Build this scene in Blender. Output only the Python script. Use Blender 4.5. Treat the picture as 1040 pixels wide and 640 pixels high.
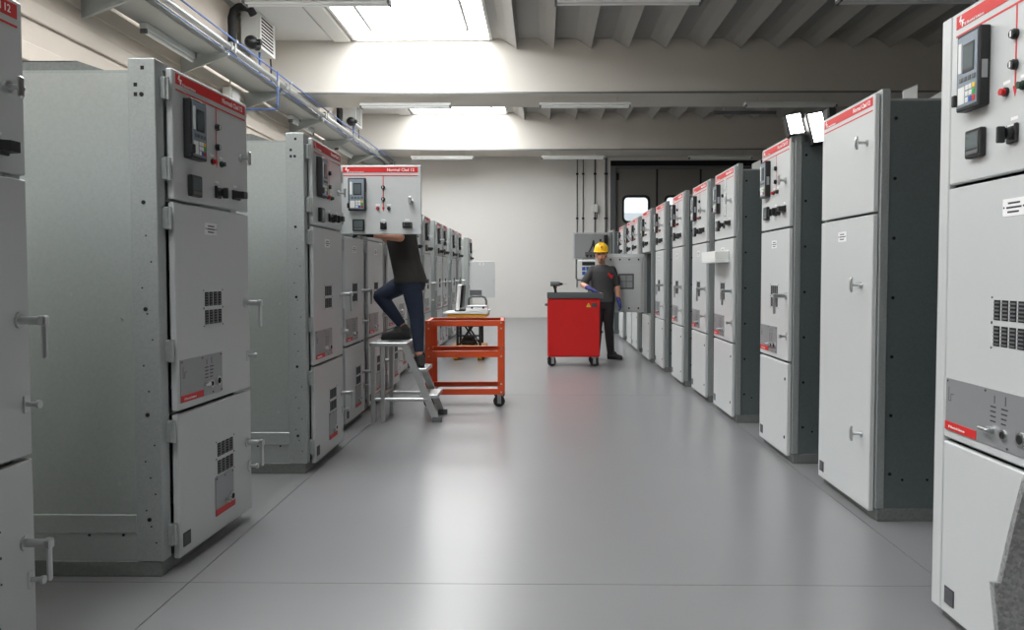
import bpy, bmesh, math, random
from mathutils import Vector, Matrix
for _o in list(bpy.data.objects):
    bpy.data.objects.remove(_o, do_unlink=True)
S = bpy.context.scene
COL = S.collection
R = math.radians

# ------------------------------------------------------------------ camera
cam_d = bpy.data.cameras.new('camera')
cam = bpy.data.objects.new('camera', cam_d)
COL.objects.link(cam)
cam_d.sensor_width = 36.0
cam_d.lens = 27.0
cam_d.shift_x = -20 / 1040
cam_d.shift_y = -12 / 1040
cam_d.clip_start = 0.05
cam.location = (0, 0, 1.30)
cam.rotation_euler = (R(90 - 2.2), 0, math.atan(10 / 780))
S.camera = cam

# ------------------------------------------------------------------ sky
W = bpy.data.worlds.new('overcast_sky')
S.world = W
W.use_nodes = True
W.node_tree.nodes['Background'].inputs[0].default_value = (0.80, 0.90, 1.0, 1)
W.node_tree.nodes['Background'].inputs[1].default_value = 1.3

SKYLIGHT = 9.0          # radiance of the translucent skylight panes
S.view_settings.view_transform = 'Standard'
S.view_settings.look = 'None'
S.view_settings.gamma = 1.0
S.view_settings.exposure = 0.26
S.view_settings.use_curve_mapping = False
S.cycles.max_bounces = 8
S.cycles.diffuse_bounces = 5
S.cycles.glossy_bounces = 4
S.cycles.sample_clamp_indirect = 6.0

random.seed(7)


# ------------------------------------------------------------------ materials
def lin(c):
    c = c / 255.0
    return c / 12.92 if c <= 0.04045 else ((c + 0.055) / 1.055) ** 2.4


def rgb(r, g, b):
    return (lin(r), lin(g), lin(b), 1)


MATS = {}


def mat(name, col, rough=0.5, metal=0.0, var=0.0, vscale=6.0, bump=0.0, bscale=60.0, rvar=0.0, emit=0.0, coat=0.0, spec=0.5):
    m = bpy.data.materials.new(name)
    m.use_nodes = True
    nt = m.node_tree
    p = nt.nodes['Principled BSDF']
    p.inputs['Base Color'].default_value = col
    p.inputs['Roughness'].default_value = rough
    p.inputs['Metallic'].default_value = metal
    p.inputs['Specular IOR Level'].default_value = spec
    if coat:
        p.inputs['Coat Weight'].default_value = coat
        p.inputs['Coat Roughness'].default_value = 0.15
    if emit:
        p.inputs['Emission Color'].default_value = col
        p.inputs['Emission Strength'].default_value = emit
    tc = nt.nodes.new('ShaderNodeTexCoord')
    if var or rvar:
        n = nt.nodes.new('ShaderNodeTexNoise')
        n.inputs['Scale'].default_value = vscale
        n.inputs['Detail'].default_value = 6
        n.inputs['Roughness'].default_value = 0.6
        nt.links.new(tc.outputs['Object'], n.inputs['Vector'])
        if var:
            mx = nt.nodes.new('ShaderNodeMix')
            mx.data_type = 'RGBA'
            mx.inputs[6].default_value = tuple(c * (1 - var) for c in col[:3]) + (1,)
            mx.inputs[7].default_value = tuple(min(1, c * (1 + var)) for c in col[:3]) + (1,)
            nt.links.new(n.outputs['Fac'], mx.inputs[0])
            nt.links.new(mx.outputs[2], p.inputs['Base Color'])
        if rvar:
            mr = nt.nodes.new('ShaderNodeMapRange')
            mr.inputs[1].default_value = 0.3
            mr.inputs[2].default_value = 0.7
            mr.inputs[3].default_value = max(0.02, rough - rvar)
            mr.inputs[4].default_value = min(1, rough + rvar)
            nt.links.new(n.outputs['Fac'], mr.inputs[0])
            nt.links.new(mr.outputs[0], p.inputs['Roughness'])
    if bump:
        b = nt.nodes.new('ShaderNodeTexNoise')
        b.inputs['Scale'].default_value = bscale
        b.inputs['Detail'].default_value = 3
        nt.links.new(tc.outputs['Object'], b.inputs['Vector'])
        bp = nt.nodes.new('ShaderNodeBump')
        bp.inputs['Strength'].default_value = bump
        bp.inputs['Distance'].default_value = 0.01
        nt.links.new(b.outputs['Fac'], bp.inputs['Height'])
        nt.links.new(bp.outputs['Normal'], p.inputs['Normal'])
    MATS[name] = m
    return m


def galvanised(name, lo, hi, metal, rough, spangle=70):
    m = mat(name, hi, rough, metal)
    nt = m.node_tree
    p = nt.nodes['Principled BSDF']
    tc = [n for n in nt.nodes if n.type == 'TEX_COORD'][0]
    v = nt.nodes.new('ShaderNodeTexVoronoi')
    v.inputs['Scale'].default_value = spangle
    n = nt.nodes.new('ShaderNodeTexNoise')
    n.inputs['Scale'].default_value = 2.2
    n.inputs['Detail'].default_value = 5
    for q in (v, n):
        nt.links.new(tc.outputs['Object'], q.inputs['Vector'])
    sep = nt.nodes.new('ShaderNodeSeparateColor')
    nt.links.new(v.outputs['Color'], sep.inputs[0])
    ad = nt.nodes.new('ShaderNodeMath')
    ad.operation = 'ADD'
    sc = nt.nodes.new('ShaderNodeMath')
    sc.operation = 'MULTIPLY'
    sc.inputs[1].default_value = 0.45
    nt.links.new(sep.outputs[0], sc.inputs[0])
    sc2 = nt.nodes.new('ShaderNodeMath')
    sc2.operation = 'MULTIPLY'
    sc2.inputs[1].default_value = 0.55
    nt.links.new(n.outputs['Fac'], sc2.inputs[0])
    nt.links.new(sc.outputs[0], ad.inputs[0])
    nt.links.new(sc2.outputs[0], ad.inputs[1])
    mx = nt.nodes.new('ShaderNodeMix')
    mx.data_type = 'RGBA'
    mx.inputs[6].default_value = lo
    mx.inputs[7].default_value = hi
    nt.links.new(ad.outputs[0], mx.inputs[0])
    nt.links.new(mx.outputs[2], p.inputs['Base Color'])
    mr = nt.nodes.new('ShaderNodeMapRange')
    mr.inputs[3].default_value = rough - 0.1
    mr.inputs[4].default_value = rough + 0.12
    nt.links.new(ad.outputs[0], mr.inputs[0])
    nt.links.new(mr.outputs[0], p.inputs['Roughness'])
    return m


M_PAINT = mat('light_grey_powder_coat', rgb(196, 199, 199), 0.33, 0, var=0.02, vscale=3, bump=0.05, bscale=260, spec=0.9)
M_PAINTD = mat('door_back_paint', rgb(196, 199, 198), 0.5, 0, var=0.03, vscale=3)
M_GALV = galvanised('galvanised_sheet', rgb(172, 178, 176), rgb(186, 191, 189), 0.62, 0.40, 90)
M_GALVR = galvanised('dark_zinc', rgb(112, 121, 123), rgb(128, 137, 138), 0.7, 0.42, 90)  # darker zinc tone for the side panels of the right row
M_GALVF = galvanised('galvanised_frame', rgb(158, 164, 163), rgb(180, 184, 183), 0.6, 0.45, 110)
M_GALVD = galvanised('dull_galvanised_plinth', rgb(112, 116, 114), rgb(140, 144, 142), 0.5, 0.5, 90)
M_STEEL = mat('brushed_steel', rgb(196, 198, 198), 0.28, 1.0, var=0.06, vscale=20)
M_ALU = mat('aluminium', rgb(190, 192, 192), 0.38, 0.8, var=0.08, vscale=14)
M_PLATE = mat('anodised_plate', rgb(160, 162, 164), 0.45, 0.5, var=0.05, vscale=8)
M_RED = mat('red_banner_print', rgb(206, 34, 32), 0.45)
M_WHITE = mat('white_print', rgb(240, 240, 240), 0.5)
M_WPLAST = mat('white_plastic', rgb(228, 229, 226), 0.5)
M_BLACK = mat('black_plastic', rgb(24, 25, 27), 0.42)
M_DARK = mat('dark_void', rgb(16, 16, 17), 0.8)
M_SCREEN = mat('dull_lcd', rgb(92, 102, 104), 0.2)
M_RELAY = mat('relay_front', rgb(128, 140, 152), 0.35)
M_KEYG = mat('green_key', rgb(60, 170, 70), 0.5)
M_KEYR = mat('red_key', rgb(200, 30, 30), 0.5)
M_KEYB = mat('blue_key', rgb(50, 90, 170), 0.5)
M_KEYY = mat('yellow_key', rgb(220, 190, 60), 0.5)
M_INK = mat('dark_print', rgb(60, 62, 66), 0.6)
M_CONC = mat('white_painted_concrete', rgb(212, 207, 199), 0.85, 0, var=0.03, vscale=1.2, bump=0.1, bscale=30)
M_WALL = mat('white_wall_paint', rgb(222, 220, 216), 0.8, 0, var=0.02, vscale=0.8, bump=0.08, bscale=40)
M_BEIGE = mat('beige_precast_panel', rgb(206, 196, 184), 0.85, 0, var=0.04, vscale=1.5, bump=0.1, bscale=25)
M_ROOFDECK = mat('grey_roof_deck', rgb(160, 158, 154), 0.8, 0, var=0.04, vscale=2)
M_BACKC = mat('bare_concrete', rgb(176, 174, 170), 0.9, 0, var=0.08, vscale=1.5)
M_ORANGE = mat('orange_enamel', rgb(206, 76, 30), 0.35, 0, var=0.06, vscale=7)
M_REDP = mat('red_enamel', rgb(198, 22, 20), 0.32, 0, var=0.03, vscale=4)
M_YEL = mat('yellow_enamel', rgb(226, 160, 34), 0.4)
M_RUB = mat('black_rubber', rgb(26, 26, 27), 0.7)
M_GREYP = mat('grey_plastic', rgb(96, 98, 100), 0.5)
M_TRAY = mat('dark_rubber_tray', rgb(84, 86, 88), 0.55)
M_TUBE = mat('fluorescent_tube_glass', rgb(244, 246, 246), 0.2)
M_BLUE = mat('blue_pipe', rgb(60, 96, 160), 0.45)
M_SKIN = mat('skin', rgb(206, 150, 124), 0.5, 0, var=0.06, vscale=18)
M_HAIR = mat('dark_hair', rgb(40, 32, 28), 0.7)
M_BEARD = mat('grey_stubble', rgb(150, 120, 106), 0.7)
M_SHIRT = mat('charcoal_cotton', rgb(66, 66, 67), 0.85, 0, var=0.1, vscale=14, bump=0.25, bscale=16)
M_SHIRTB = mat('black_cotton', rgb(52, 49, 47), 0.85, 0, var=0.1, vscale=14, bump=0.25, bscale=16)
M_DENIM = mat('navy_denim', rgb(36, 46, 66), 0.8, 0, var=0.14, vscale=20, bump=0.25, bscale=20)
M_TROUS = mat('black_twill', rgb(46, 46, 48), 0.85, 0, var=0.1, vscale=16, bump=0.25, bscale=18)
M_SHOE = mat('dark_suede', rgb(58, 56, 56), 0.8, 0, var=0.12, vscale=30)
M_GLOVE = mat('blue_knit_glove', rgb(52, 62, 128), 0.7)
M_GLOVEB = mat('black_glove', rgb(30, 32, 36), 0.7)
M_HELM = mat('yellow_helmet', rgb(246, 196, 16), 0.3)
M_LAMP = mat('lit_floodlight_lens', (1.0, 0.98, 0.96, 1), 0.3, emit=7.0)
M_OPAL = mat('translucent_skylight', (0.965, 0.985, 1.0, 1), 0.5, emit=SKYLIGHT)
M_COPPER = mat('wiring_bundle', rgb(60, 60, 62), 0.6)
M_GLITTER = galvanised('spangled_zinc', rgb(120, 122, 122), rgb(200, 202, 202), 0.6, 0.4, 130)

# floor: worn grey resin, soft sheen
M_FLOOR = mat('grey_resin_floor', rgb(126, 126, 127), 0.28, 0, var=0.07, vscale=0.9, bump=0.015, bscale=5)
M_JOINT = mat('dark_joint_filler', rgb(92, 88, 82), 0.8)

# thin clear glass
M_GLASS = bpy.data.materials.new('window_glass')
M_GLASS.use_nodes = True
_nt = M_GLASS.node_tree
_nt.nodes.clear()
_o = _nt.nodes.new('ShaderNodeOutputMaterial')
_mx = _nt.nodes.new('ShaderNodeMixShader')
_t = _nt.nodes.new('ShaderNodeBsdfTransparent')
_g = _nt.nodes.new('ShaderNodeBsdfGlossy')
_g.inputs['Roughness'].default_value = 0.05
_mx.inputs[0].default_value = 0.08
_nt.links.new(_t.outputs[0], _mx.inputs[1])
_nt.links.new(_g.outputs[0], _mx.inputs[2])
_nt.links.new(_mx.outputs[0], _o.inputs[0])


# ------------------------------------------------------------------ mesh helpers
class MB:
    def __init__(s):
        s.v, s.f, s.mi = [], [], []

    def add(s, vs, fs, m=0):
        b = len(s.v)
        s.v += [tuple(q) for q in vs]
        for f in fs:
            s.f.append(tuple(b + i for i in f))
            s.mi.append(m)
        return s

    def box(s, x0, x1, y0, y1, z0, z1, c=0.0, m=0):
        if x1 < x0: x0, x1 = x1, x0
        if y1 < y0: y0, y1 = y1, y0
        if z1 < z0: z0, z1 = z1, z0
        if c <= 0:
            vs = [(x, y, z) for z in (z0, z1) for y in (y0, y1) for x in (x0, x1)]
            return s.add(vs, [(0, 2, 3, 1), (4, 5, 7, 6), (0, 1, 5, 4), (1, 3, 7, 5), (3, 2, 6, 7), (2, 0, 4, 6)], m)
        c = min(c, (x1 - x0) * .45, (y1 - y0) * .45, (z1 - z0) * .45)
        X, Y, Z = (x0, x1), (y0, y1), (z0, z1)
        vs, idx = [], {}
        for i in (0, 1):
            for j in (0, 1):
                for k in (0, 1):
                    si, sj, sk = (c if i == 0 else -c), (c if j == 0 else -c), (c if k == 0 else -c)
                    for a in range(3):
                        p = [X[i] + si, Y[j] + sj, Z[k] + sk]
                        p[a] = (X[i], Y[j], Z[k])[a]
                        idx[(i, j, k, a)] = len(vs)
                        vs.append(tuple(p))
        fs = []
        for a in range(3):
            b, d = (a + 1) % 3, (a + 2) % 3
            for side in (0, 1):
                q = []
                for (u, w) in ((0, 0), (1, 0), (1, 1), (0, 1)):
                    t = [0, 0, 0]
                    t[a], t[b], t[d] = side, u, w
                    q.append(idx[(t[0], t[1], t[2], a)])
                fs.append(tuple(q if side else q[::-1]))
            # edges along axis a
            for u in (0, 1):
                for w in (0, 1):
                    q = []
                    for e, ax in ((0, b), (1, b), (1, d), (0, d)):
                        t = [0, 0, 0]
                        t[a], t[b], t[d] = e, u, w
                        q.append(idx[(t[0], t[1], t[2], ax)])
                    fs.append(tuple(q if (u ^ w) == 0 else q[::-1]))
        for i in (0, 1):
            for j in (0, 1):
                for k in (0, 1):
                    q = (idx[(i, j, k, 0)], idx[(i, j, k, 1)], idx[(i, j, k, 2)])
                    fs.append(q if (i + j + k) % 2 else q[::-1])
        return s.add(vs, fs, m)

    def cyl(s, p0, p1, r0, r1=None, n=12, m=0):
        r1 = r0 if r1 is None else r1
        p0, p1 = Vector(p0), Vector(p1)
        d = (p1 - p0).normalized()
        u = d.orthogonal().normalized()
        w = d.cross(u)
        vs = []
        for p, r in ((p0, r0), (p1, r1)):
            for i in range(n):
                a = 2 * math.pi * i / n
                vs.append(p + (u * math.cos(a) + w * math.sin(a)) * r)
        fs = [(i, (i + 1) % n, n + (i + 1) % n, n + i) for i in range(n)]
        fs += [tuple(range(n))[::-1], tuple(range(n, 2 * n))]
        return s.add(vs, fs, m)

    def tube(s, pts, r, n=8, m=0):
        P = [Vector(p) for p in pts]
        rs = r if isinstance(r, (list, tuple)) else [r] * len(P)
        u = None
        vs = []
        for i, p in enumerate(P):
            d = (P[min(i + 1, len(P) - 1)] - P[max(i - 1, 0)]).normalized()
            if u is None:
                u = d.orthogonal().normalized()
            else:
                u = (u - d * u.dot(d)).normalized()
            w = d.cross(u)
            for k in range(n):
                a = 2 * math.pi * k / n
                vs.append(p + (u * math.cos(a) + w * math.sin(a)) * rs[i])
        fs = []
        for i in range(len(P) - 1):
            for k in range(n):
                fs.append((i * n + k, i * n + (k + 1) % n, (i + 1) * n + (k + 1) % n, (i + 1) * n + k))
        fs += [tuple(range(n))[::-1], tuple(range((len(P) - 1) * n, len(P) * n))]
        return s.add(vs, fs, m)

    def ell(s, c, r, n=14, M=None, m=0):
        c = Vector(c)
        vs = [Vector((0, 0, -r[2]))]
        k = n // 2
        for i in range(1, k):
            t = math.pi * i / k
            for j in range(n):
                a = 2 * math.pi * j / n
                vs.append(Vector((r[0] * math.sin(t) * math.cos(a), r[1] * math.sin(t) * math.sin(a), -r[2] * math.cos(t))))
        vs.append(Vector((0, 0, r[2])))
        if M is not None:
            vs = [M @ q for q in vs]
        fs = [(0, 1 + (j + 1) % n, 1 + j) for j in range(n)]
        for i in range(k - 2):
            for j in range(n):
                a, b = 1 + i * n + j, 1 + i * n + (j + 1) % n
                fs.append((a, b, b + n, a + n))
        l = len(vs) - 1
        fs += [(l, 1 + (k - 2) * n + j, 1 + (k - 2) * n + (j + 1) % n) for j in range(n)]
        return s.add([c + q for q in vs], fs, m)

    def limb(s, chain, n=14):
        """overlapping tapered segments: chain of (point, radius)"""
        for (p, r) in chain:
            s.ell(p, (r, r, r), n)
        for (p, r), (q, t) in zip(chain[:-1], chain[1:]):
            s.cyl(p, q, r, t, n)
        return s

    def loft(s, rings, n=20):
        """rings: (centre, u, v) ellipses, capped"""
        vs = []
        for (c, u, v) in rings:
            c, u, v = Vector(c), Vector(u), Vector(v)
            for k in range(n):
                a = 2 * math.pi * k / n
                vs.append(c + u * math.cos(a) + v * math.sin(a))
        L = len(rings)
        fs = []
        for i in range(L - 1):
            for k in range(n):
                fs.append((i * n + k, i * n + (k + 1) % n, (i + 1) * n + (k + 1) % n, (i + 1) * n + k))
        fs += [tuple(range(n))[::-1], tuple(range((L - 1) * n, L * n))]
        return s.add(vs, fs)

    def prism(s, pts, axis, a, b, m=0):
        """2D outline extruded along axis (0,1,2) between a and b"""
        n = len(pts)
        def P(p, t):
            q = [0, 0, 0]
            o = [i for i in range(3) if i != axis]
            q[o[0]], q[o[1]], q[axis] = p[0], p[1], t
            return tuple(q)
        vs = [P(p, a) for p in pts] + [P(p, b) for p in pts]
        fs = [(i, (i + 1) % n, n + (i + 1) % n, n + i) for i in range(n)] + [tuple(range(n))[::-1], tuple(range(n, 2 * n))]
        return s.add(vs, fs, m)

    def move(s, Mx):
        s.v = [tuple(Mx @ Vector(q)) for q in s.v]
        return s

    def mesh(s, name, mats, smooth=True, ang=0.6):
        me = bpy.data.meshes.new(name)
        me.from_pydata(s.v, [], s.f)
        if not isinstance(mats, (list, tuple)):
            mats = [mats]
        for q in mats:
            me.materials.append(q)
        me.polygons.foreach_set('material_index', s.mi)
        bm = bmesh.new()
        bm.from_mesh(me)
        bmesh.ops.recalc_face_normals(bm, faces=bm.faces)
        bm.to_mesh(me)
        bm.free()
        if smooth:
            me.polygons.foreach_set('use_smooth', [True] * len(me.polygons))
            me.set_sharp_from_angle(angle=ang)
        me.update()
        return me


def place(name, me, parent=None, loc=(0, 0, 0), rot=(0, 0, 0), label=None, cat=None, group=None, kind=None):
    o = bpy.data.objects.new(name, me)
    COL.objects.link(o)
    o.location = loc
    o.rotation_euler = rot
    if parent is not None:
        o.parent = parent
    if label: o['label'] = label
    if cat: o['category'] = cat
    if group: o['group'] = group
    if kind: o['kind'] = kind
    return o


def thing(name, label, cat, loc=(0, 0, 0), rz=0.0, group=None):
    return place(name, None, None, loc, (0, 0, rz), label, cat, group)


CACHE = {}


def C(key, fn):
    if key not in CACHE:
        CACHE[key] = fn()
    return CACHE[key]


def text_mesh(body, size, material, bold=0.0, align='LEFT'):
    def mk():
        cu = bpy.data.curves.new('lettering', 'FONT')
        cu.body = body
        cu.size = size
        cu.extrude = 0.0004
        cu.offset = bold * size
        cu.align_x = align
        cu.resolution_u = 2
        o = bpy.data.objects.new('lettering', cu)
        COL.objects.link(o)
        dg = bpy.context.evaluated_depsgraph_get()
        me = bpy.data.meshes.new_from_object(o.evaluated_get(dg))
        bpy.data.objects.remove(o, do_unlink=True)
        me.transform(Matrix.Rotation(R(90), 4, 'X'))
        me.materials.clear()
        me.materials.append(material)
        me.name = 'lettering'
        return me
    return C(('text', body, size, material.name, bold, align), mk)


def organic(name, mb, material, voxel=0.008, smooth=4, factor=0.5):
    """union of overlapping closed shapes grown into one continuous skin"""
    me = mb.mesh(name, material)
    o = bpy.data.objects.new(name, me)
    COL.objects.link(o)
    r = o.modifiers.new('r', 'REMESH')
    r.mode = 'VOXEL'
    r.voxel_size = voxel
    r.use_smooth_shade = True
    s = o.modifiers.new('s', 'SMOOTH')
    s.iterations = smooth
    s.factor = factor
    dg = bpy.context.evaluated_depsgraph_get()
    out = bpy.data.meshes.new_from_object(o.evaluated_get(dg))
    bpy.data.objects.remove(o, do_unlink=True)
    out.materials.clear()
    out.materials.append(material)
    out.polygons.foreach_set('use_smooth', [True] * len(out.polygons))
    out.polygons.foreach_set('material_index', [0] * len(out.polygons))
    out.name = name
    return out


# ================================================================== THE HALL
XL, XR, YB, YF = -5.15, 11.5, 22.7, -4.0
ZC, ZB = 5.72, 4.70        # roof deck, underside of beams

# floor slabs with saw-cut joints
fl = place('floor', MB().box(XL, XR, YF, YB + .3, -0.12, -0.012).mesh('floor', M_JOINT), kind='structure')
xs = [XL, -1.485, 1.69, 4.9, 8.1, XR]
ys = [YF, 3.17, 8.2, 13.2, 18.2, YB + .3]
for i in range(len(xs) - 1):
    for j in range(len(ys) - 1):
        g = 0.0018
        place('floor_slab', MB().box(xs[i] + g, xs[i + 1] - g, ys[j] + g, ys[j + 1] - g, -0.05, 0.0).mesh('floor_slab', M_FLOOR, False), fl)

# ceiling deck, beams, folded ribs and skylights
beams = [(-3.9, -2.7), (2.0, 3.1), (8.35, 9.5), (14.65, 15.85), (21.3, 22.5)]
SX0, SX1 = -3.55, -0.93
cb = MB()
bays = [(-2.7, 2.0), (3.1, 8.35), (9.5, 14.65), (15.85, 21.3)]
cb.box(XL, SX0, YF, YB, ZC, ZC + .15)
cb.box(SX1, XR, YF, YB, ZC, ZC + .15)
for (a, b) in beams:
    cb.box(SX0, SX1, a, b, ZC, ZC + .15)
cb.box(SX0, SX1, YF, -3.9, ZC, ZC + .15)
cb.box(SX0, SX1, 22.5, YB, ZC, ZC + .15)
ceil = place('ceiling', cb.mesh('ceiling', M_ROOFDECK, False), kind='structure')
for (a, b) in beams:
    bm_ = MB()
    bm_.prism([(a, ZC), (a, ZB + .02), (a + .02, ZB), (b - .02, ZB), (b, ZB + .02), (b, ZC)], 0, XL, XR)
    place('beam', bm_.mesh('beam', M_CONC, False), ceil)
    le = MB().box(XL, XR, a - .03, a, ZB + .0, ZB + .03)
    place('beam_edge', le.mesh('beam_edge', M_GALVD, False), ceil)
RIBX = [-.47 + .70 * i for i in range(0, 17)]
for bi, (a, b) in enumerate(bays):
    rm = MB().prism([(-.30, 0), (-.16, -.075), (0, -.19), (.04, 0)], 1, a + .001, b - .001).mesh('ceiling_rib', M_ROOFDECK, False)
    for x in RIBX:
        place('ceiling_rib', rm, ceil, (x, 0, ZC))
    # smooth lining left of the skylight with a slit
    place('ceiling_panel', MB().box(-5.0, -3.95, a + .05, b - .05, ZC - .03, ZC - .002).mesh('ceiling_panel', M_WALL, False), ceil)
    place('ceiling_panel', MB().box(-3.9, -3.6, a + .05, b - .05, ZC - .06, ZC - .002).mesh('ceiling_panel', M_WALL, False), ceil)
    wn = place('window_%d' % (bi + 1), None, kind='structure')
    fr = MB()
    for (x0, x1, y0, y1) in ((SX0, SX0 + .05, a, b), (SX1 - .05, SX1, a, b), (SX0, SX1, a, a + .05), (SX0, SX1, b - .05, b)):
        fr.box(x0, x1, y0, y1, ZC - .03, ZC + .07)
    place('window_frame', fr.mesh('window_frame', M_WALL, False), wn)
    place('pane', MB().box(SX0, SX1, a, b, ZC + .06, ZC + .08).mesh('pane', M_OPAL, False), wn)
    gl = MB()
    for x in (SX0 + .42, SX1 - .42):
        gl.box(x - .025, x + .025, a + .3, b - .4, ZC + .035, ZC + .055)
    for y in (a + .3, b - .4):
        gl.box(SX0 + .42, SX1 - .42, y - .03, y + .03, ZC + .035, ZC + .055)
    place('glazing_bar', gl.mesh('glazing_bar', M_GALVD, False), wn)

# walls
place('wall_back', MB().box(XL, 2.02, YB, YB + .3, 0, ZC).box(2.02, 7.2, YB, YB + .3, 4.62, ZC).box(7.2, XR, YB, YB + .3, 0, ZC).mesh('wall_back', M_WALL, False), kind='structure')
wl = place('wall_left', MB().box(XL - .3, XL, YF, YB + .3, 0, ZC).mesh('wall_left', M_BEIGE, False), kind='structure')
for z0 in (2.95, 3.42, 3.86, 4.24):
    place('wall_band', MB().box(XL, XL + .035, YF, YB, z0, z0 + .19, .01).mesh('wall_band', M_BEIGE, False), wl)
place('wall_right', MB().box(XR, XR + .3, YF, YB + .3, 0, ZC).mesh('wall_right', M_BACKC, False), kind='structure')
place('wall_front', MB().box(XL, XR, YF - .3, YF, 0, ZC).mesh('wall_front', M_BACKC, False), kind='structure')

# folding industrial door in the back wall
dr = place('door_1', None, kind='structure')
fm = MB()
fm.box(2.02, 2.19, YB - .02, YB + .2, 0, 4.40, .01)
fm.box(2.02, 7.2, YB - .02, YB + .22, 4.37, 4.46, .01)
fm.box(7.14, 7.2, YB - .02, YB + .2, 0, 4.4)
place('door_frame', fm.mesh('door_frame', M_GREYP), dr)
place('door_header', MB().box(2.02, 7.2, YB + .02, YB + .28, 4.46, 4.62).mesh('door_header', M_DARK), dr)
M_DOORG = mat('grey_door_leaf', rgb(112, 110, 105), 0.6, 0, var=0.03, vscale=2)
lx = [2.18, 3.42, 4.70, 5.95, 7.19]
for i in range(4):
    x0, x1 = lx[i], lx[i + 1] - .05
    wx0, wx1, wz0, wz1 = x0 + .24, x0 + .97, 2.84, 3.56
    q = MB().box(x0, wx0, YB + .06, YB + .12, 0.02, 4.38).box(wx1, x1, YB + .06, YB + .12, 0.02, 4.38)
    q.box(wx0, wx1, YB + .06, YB + .12, 0.02, wz0).box(wx0, wx1, YB + .06, YB + .12, wz1, 4.38)
    place('door_leaf', q.mesh('door_leaf', M_DOORG, False), dr)
    place('door_seal', MB().box(x1, x1 + .05, YB + .05, YB + .13, 0.02, 4.38).mesh('door_seal', M_RUB), dr)
    # rounded rubber frame
    def rr(x0, x1, z0, z1, r):
        p = []
        for (cx, cz, a0) in ((x1 - r, z1 - r, 0), (x0 + r, z1 - r, 90), (x0 + r, z0 + r, 180), (x1 - r, z0 + r, 270)):
            for k in range(5):
                a = R(a0 + k * 22.5)
                p.append((cx + r * math.cos(a), cz + r * math.sin(a)))
        return p
    po, pi_ = rr(wx0 - .05, wx1 + .05, wz0 - .05, wz1 + .05, .14), rr(wx0 + .015, wx1 - .015, wz0 + .015, wz1 - .015, .11)
    n = len(po)
    rf = MB()
    rf.add([(p[0], YB + .045, p[1]) for p in po] + [(p[0], YB + .045, p[1]) for p in pi_] + [(p[0], YB + .135, p[1]) for p in po] + [(p[0], YB + .135, p[1]) for p in pi_],
           [(k, (k + 1) % n, n + (k + 1) % n, n + k) for k in range(n)] + [(2 * n + k, 2 * n + (k + 1) % n, 3 * n + (k + 1) % n, 3 * n + k) for k in range(n)]
           + [(k, (k + 1) % n, 2 * n + (k + 1) % n, 2 * n + k) for k in range(n)] + [(n + k, n + (k + 1) % n, 3 * n + (k + 1) % n, 3 * n + k) for k in range(n)])
    place('window_seal', rf.mesh('window_seal', M_RUB), dr)
    place('pane', MB().box(wx0, wx1, YB + .085, YB + .093, wz0, wz1).mesh('pane', M_GLASS, False), dr)
for z in (4.05, 2.2, .5):
    place('door_hinge', MB().box(2.15, 2.27, YB - .0, YB + .06, z, z + .2, .01).mesh('door_hinge', M_BLACK), dr)
# yard outside the door
place('trim_1', MB().box(-2, 14, YB + .4, YB + 30, -.2, -.1).mesh('yard', M_BACKC, False), kind='structure')
# pale factory across the yard, seen through the door window
fb = thing('factory_building', 'pale building across the yard seen through the back door window', 'building', (3.5, YB + 18, -.1))
place('wall', MB().box(-6, 3.2, 0, 5, 0, 4.6).mesh('wall', M_WPLAST, False), fb)
for k in range(4):
    place('window', MB().box(-5.4 + k * 2.1, -4.2 + k * 2.1, -.05, .02, 2.6, 3.7).mesh('window', M_RELAY, False), fb)

# pipes and boxes on the back wall
for i, (px, r) in enumerate(((586, .016), (592, .016), (604, .02), (615, .03))):
    X = (px - 550) / 780 * (YB - .05)
    lab = ['thin grey conduit on the back wall, leftmost of the four', 'thin grey conduit close beside the leftmost conduit on back wall',
           'grey conduit with a small switch box on back wall', 'thick grey pipe right beside the folding door frame'][i]
    t = thing('wall_conduit', lab, 'pipe', (X, YB - r - .004, 0), group='conduits on the back wall')
    place('pipe', MB().cyl((0, 0, 0.9), (0, 0, 4.69), r, n=8).mesh('pipe', M_GREYP), t)
    for z in (1.6, 2.9, 4.2):
        place('clip', MB().box(-r - .02, r + .02, -r - .004, r + .003, z, z + .05, .004).mesh('clip', M_BLACK), t)
    if i == 2:
        place('switch_box', MB().box(-.07, .07, -.09, .02, 3.1, 3.34, .01).mesh('switch_box', M_WPLAST), t)
        place('pull_cord', MB().cyl((.05, -.05, 3.1), (.06, -.05, 2.9), .012, n=6).mesh('pull_cord', M_BLACK), t)

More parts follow.
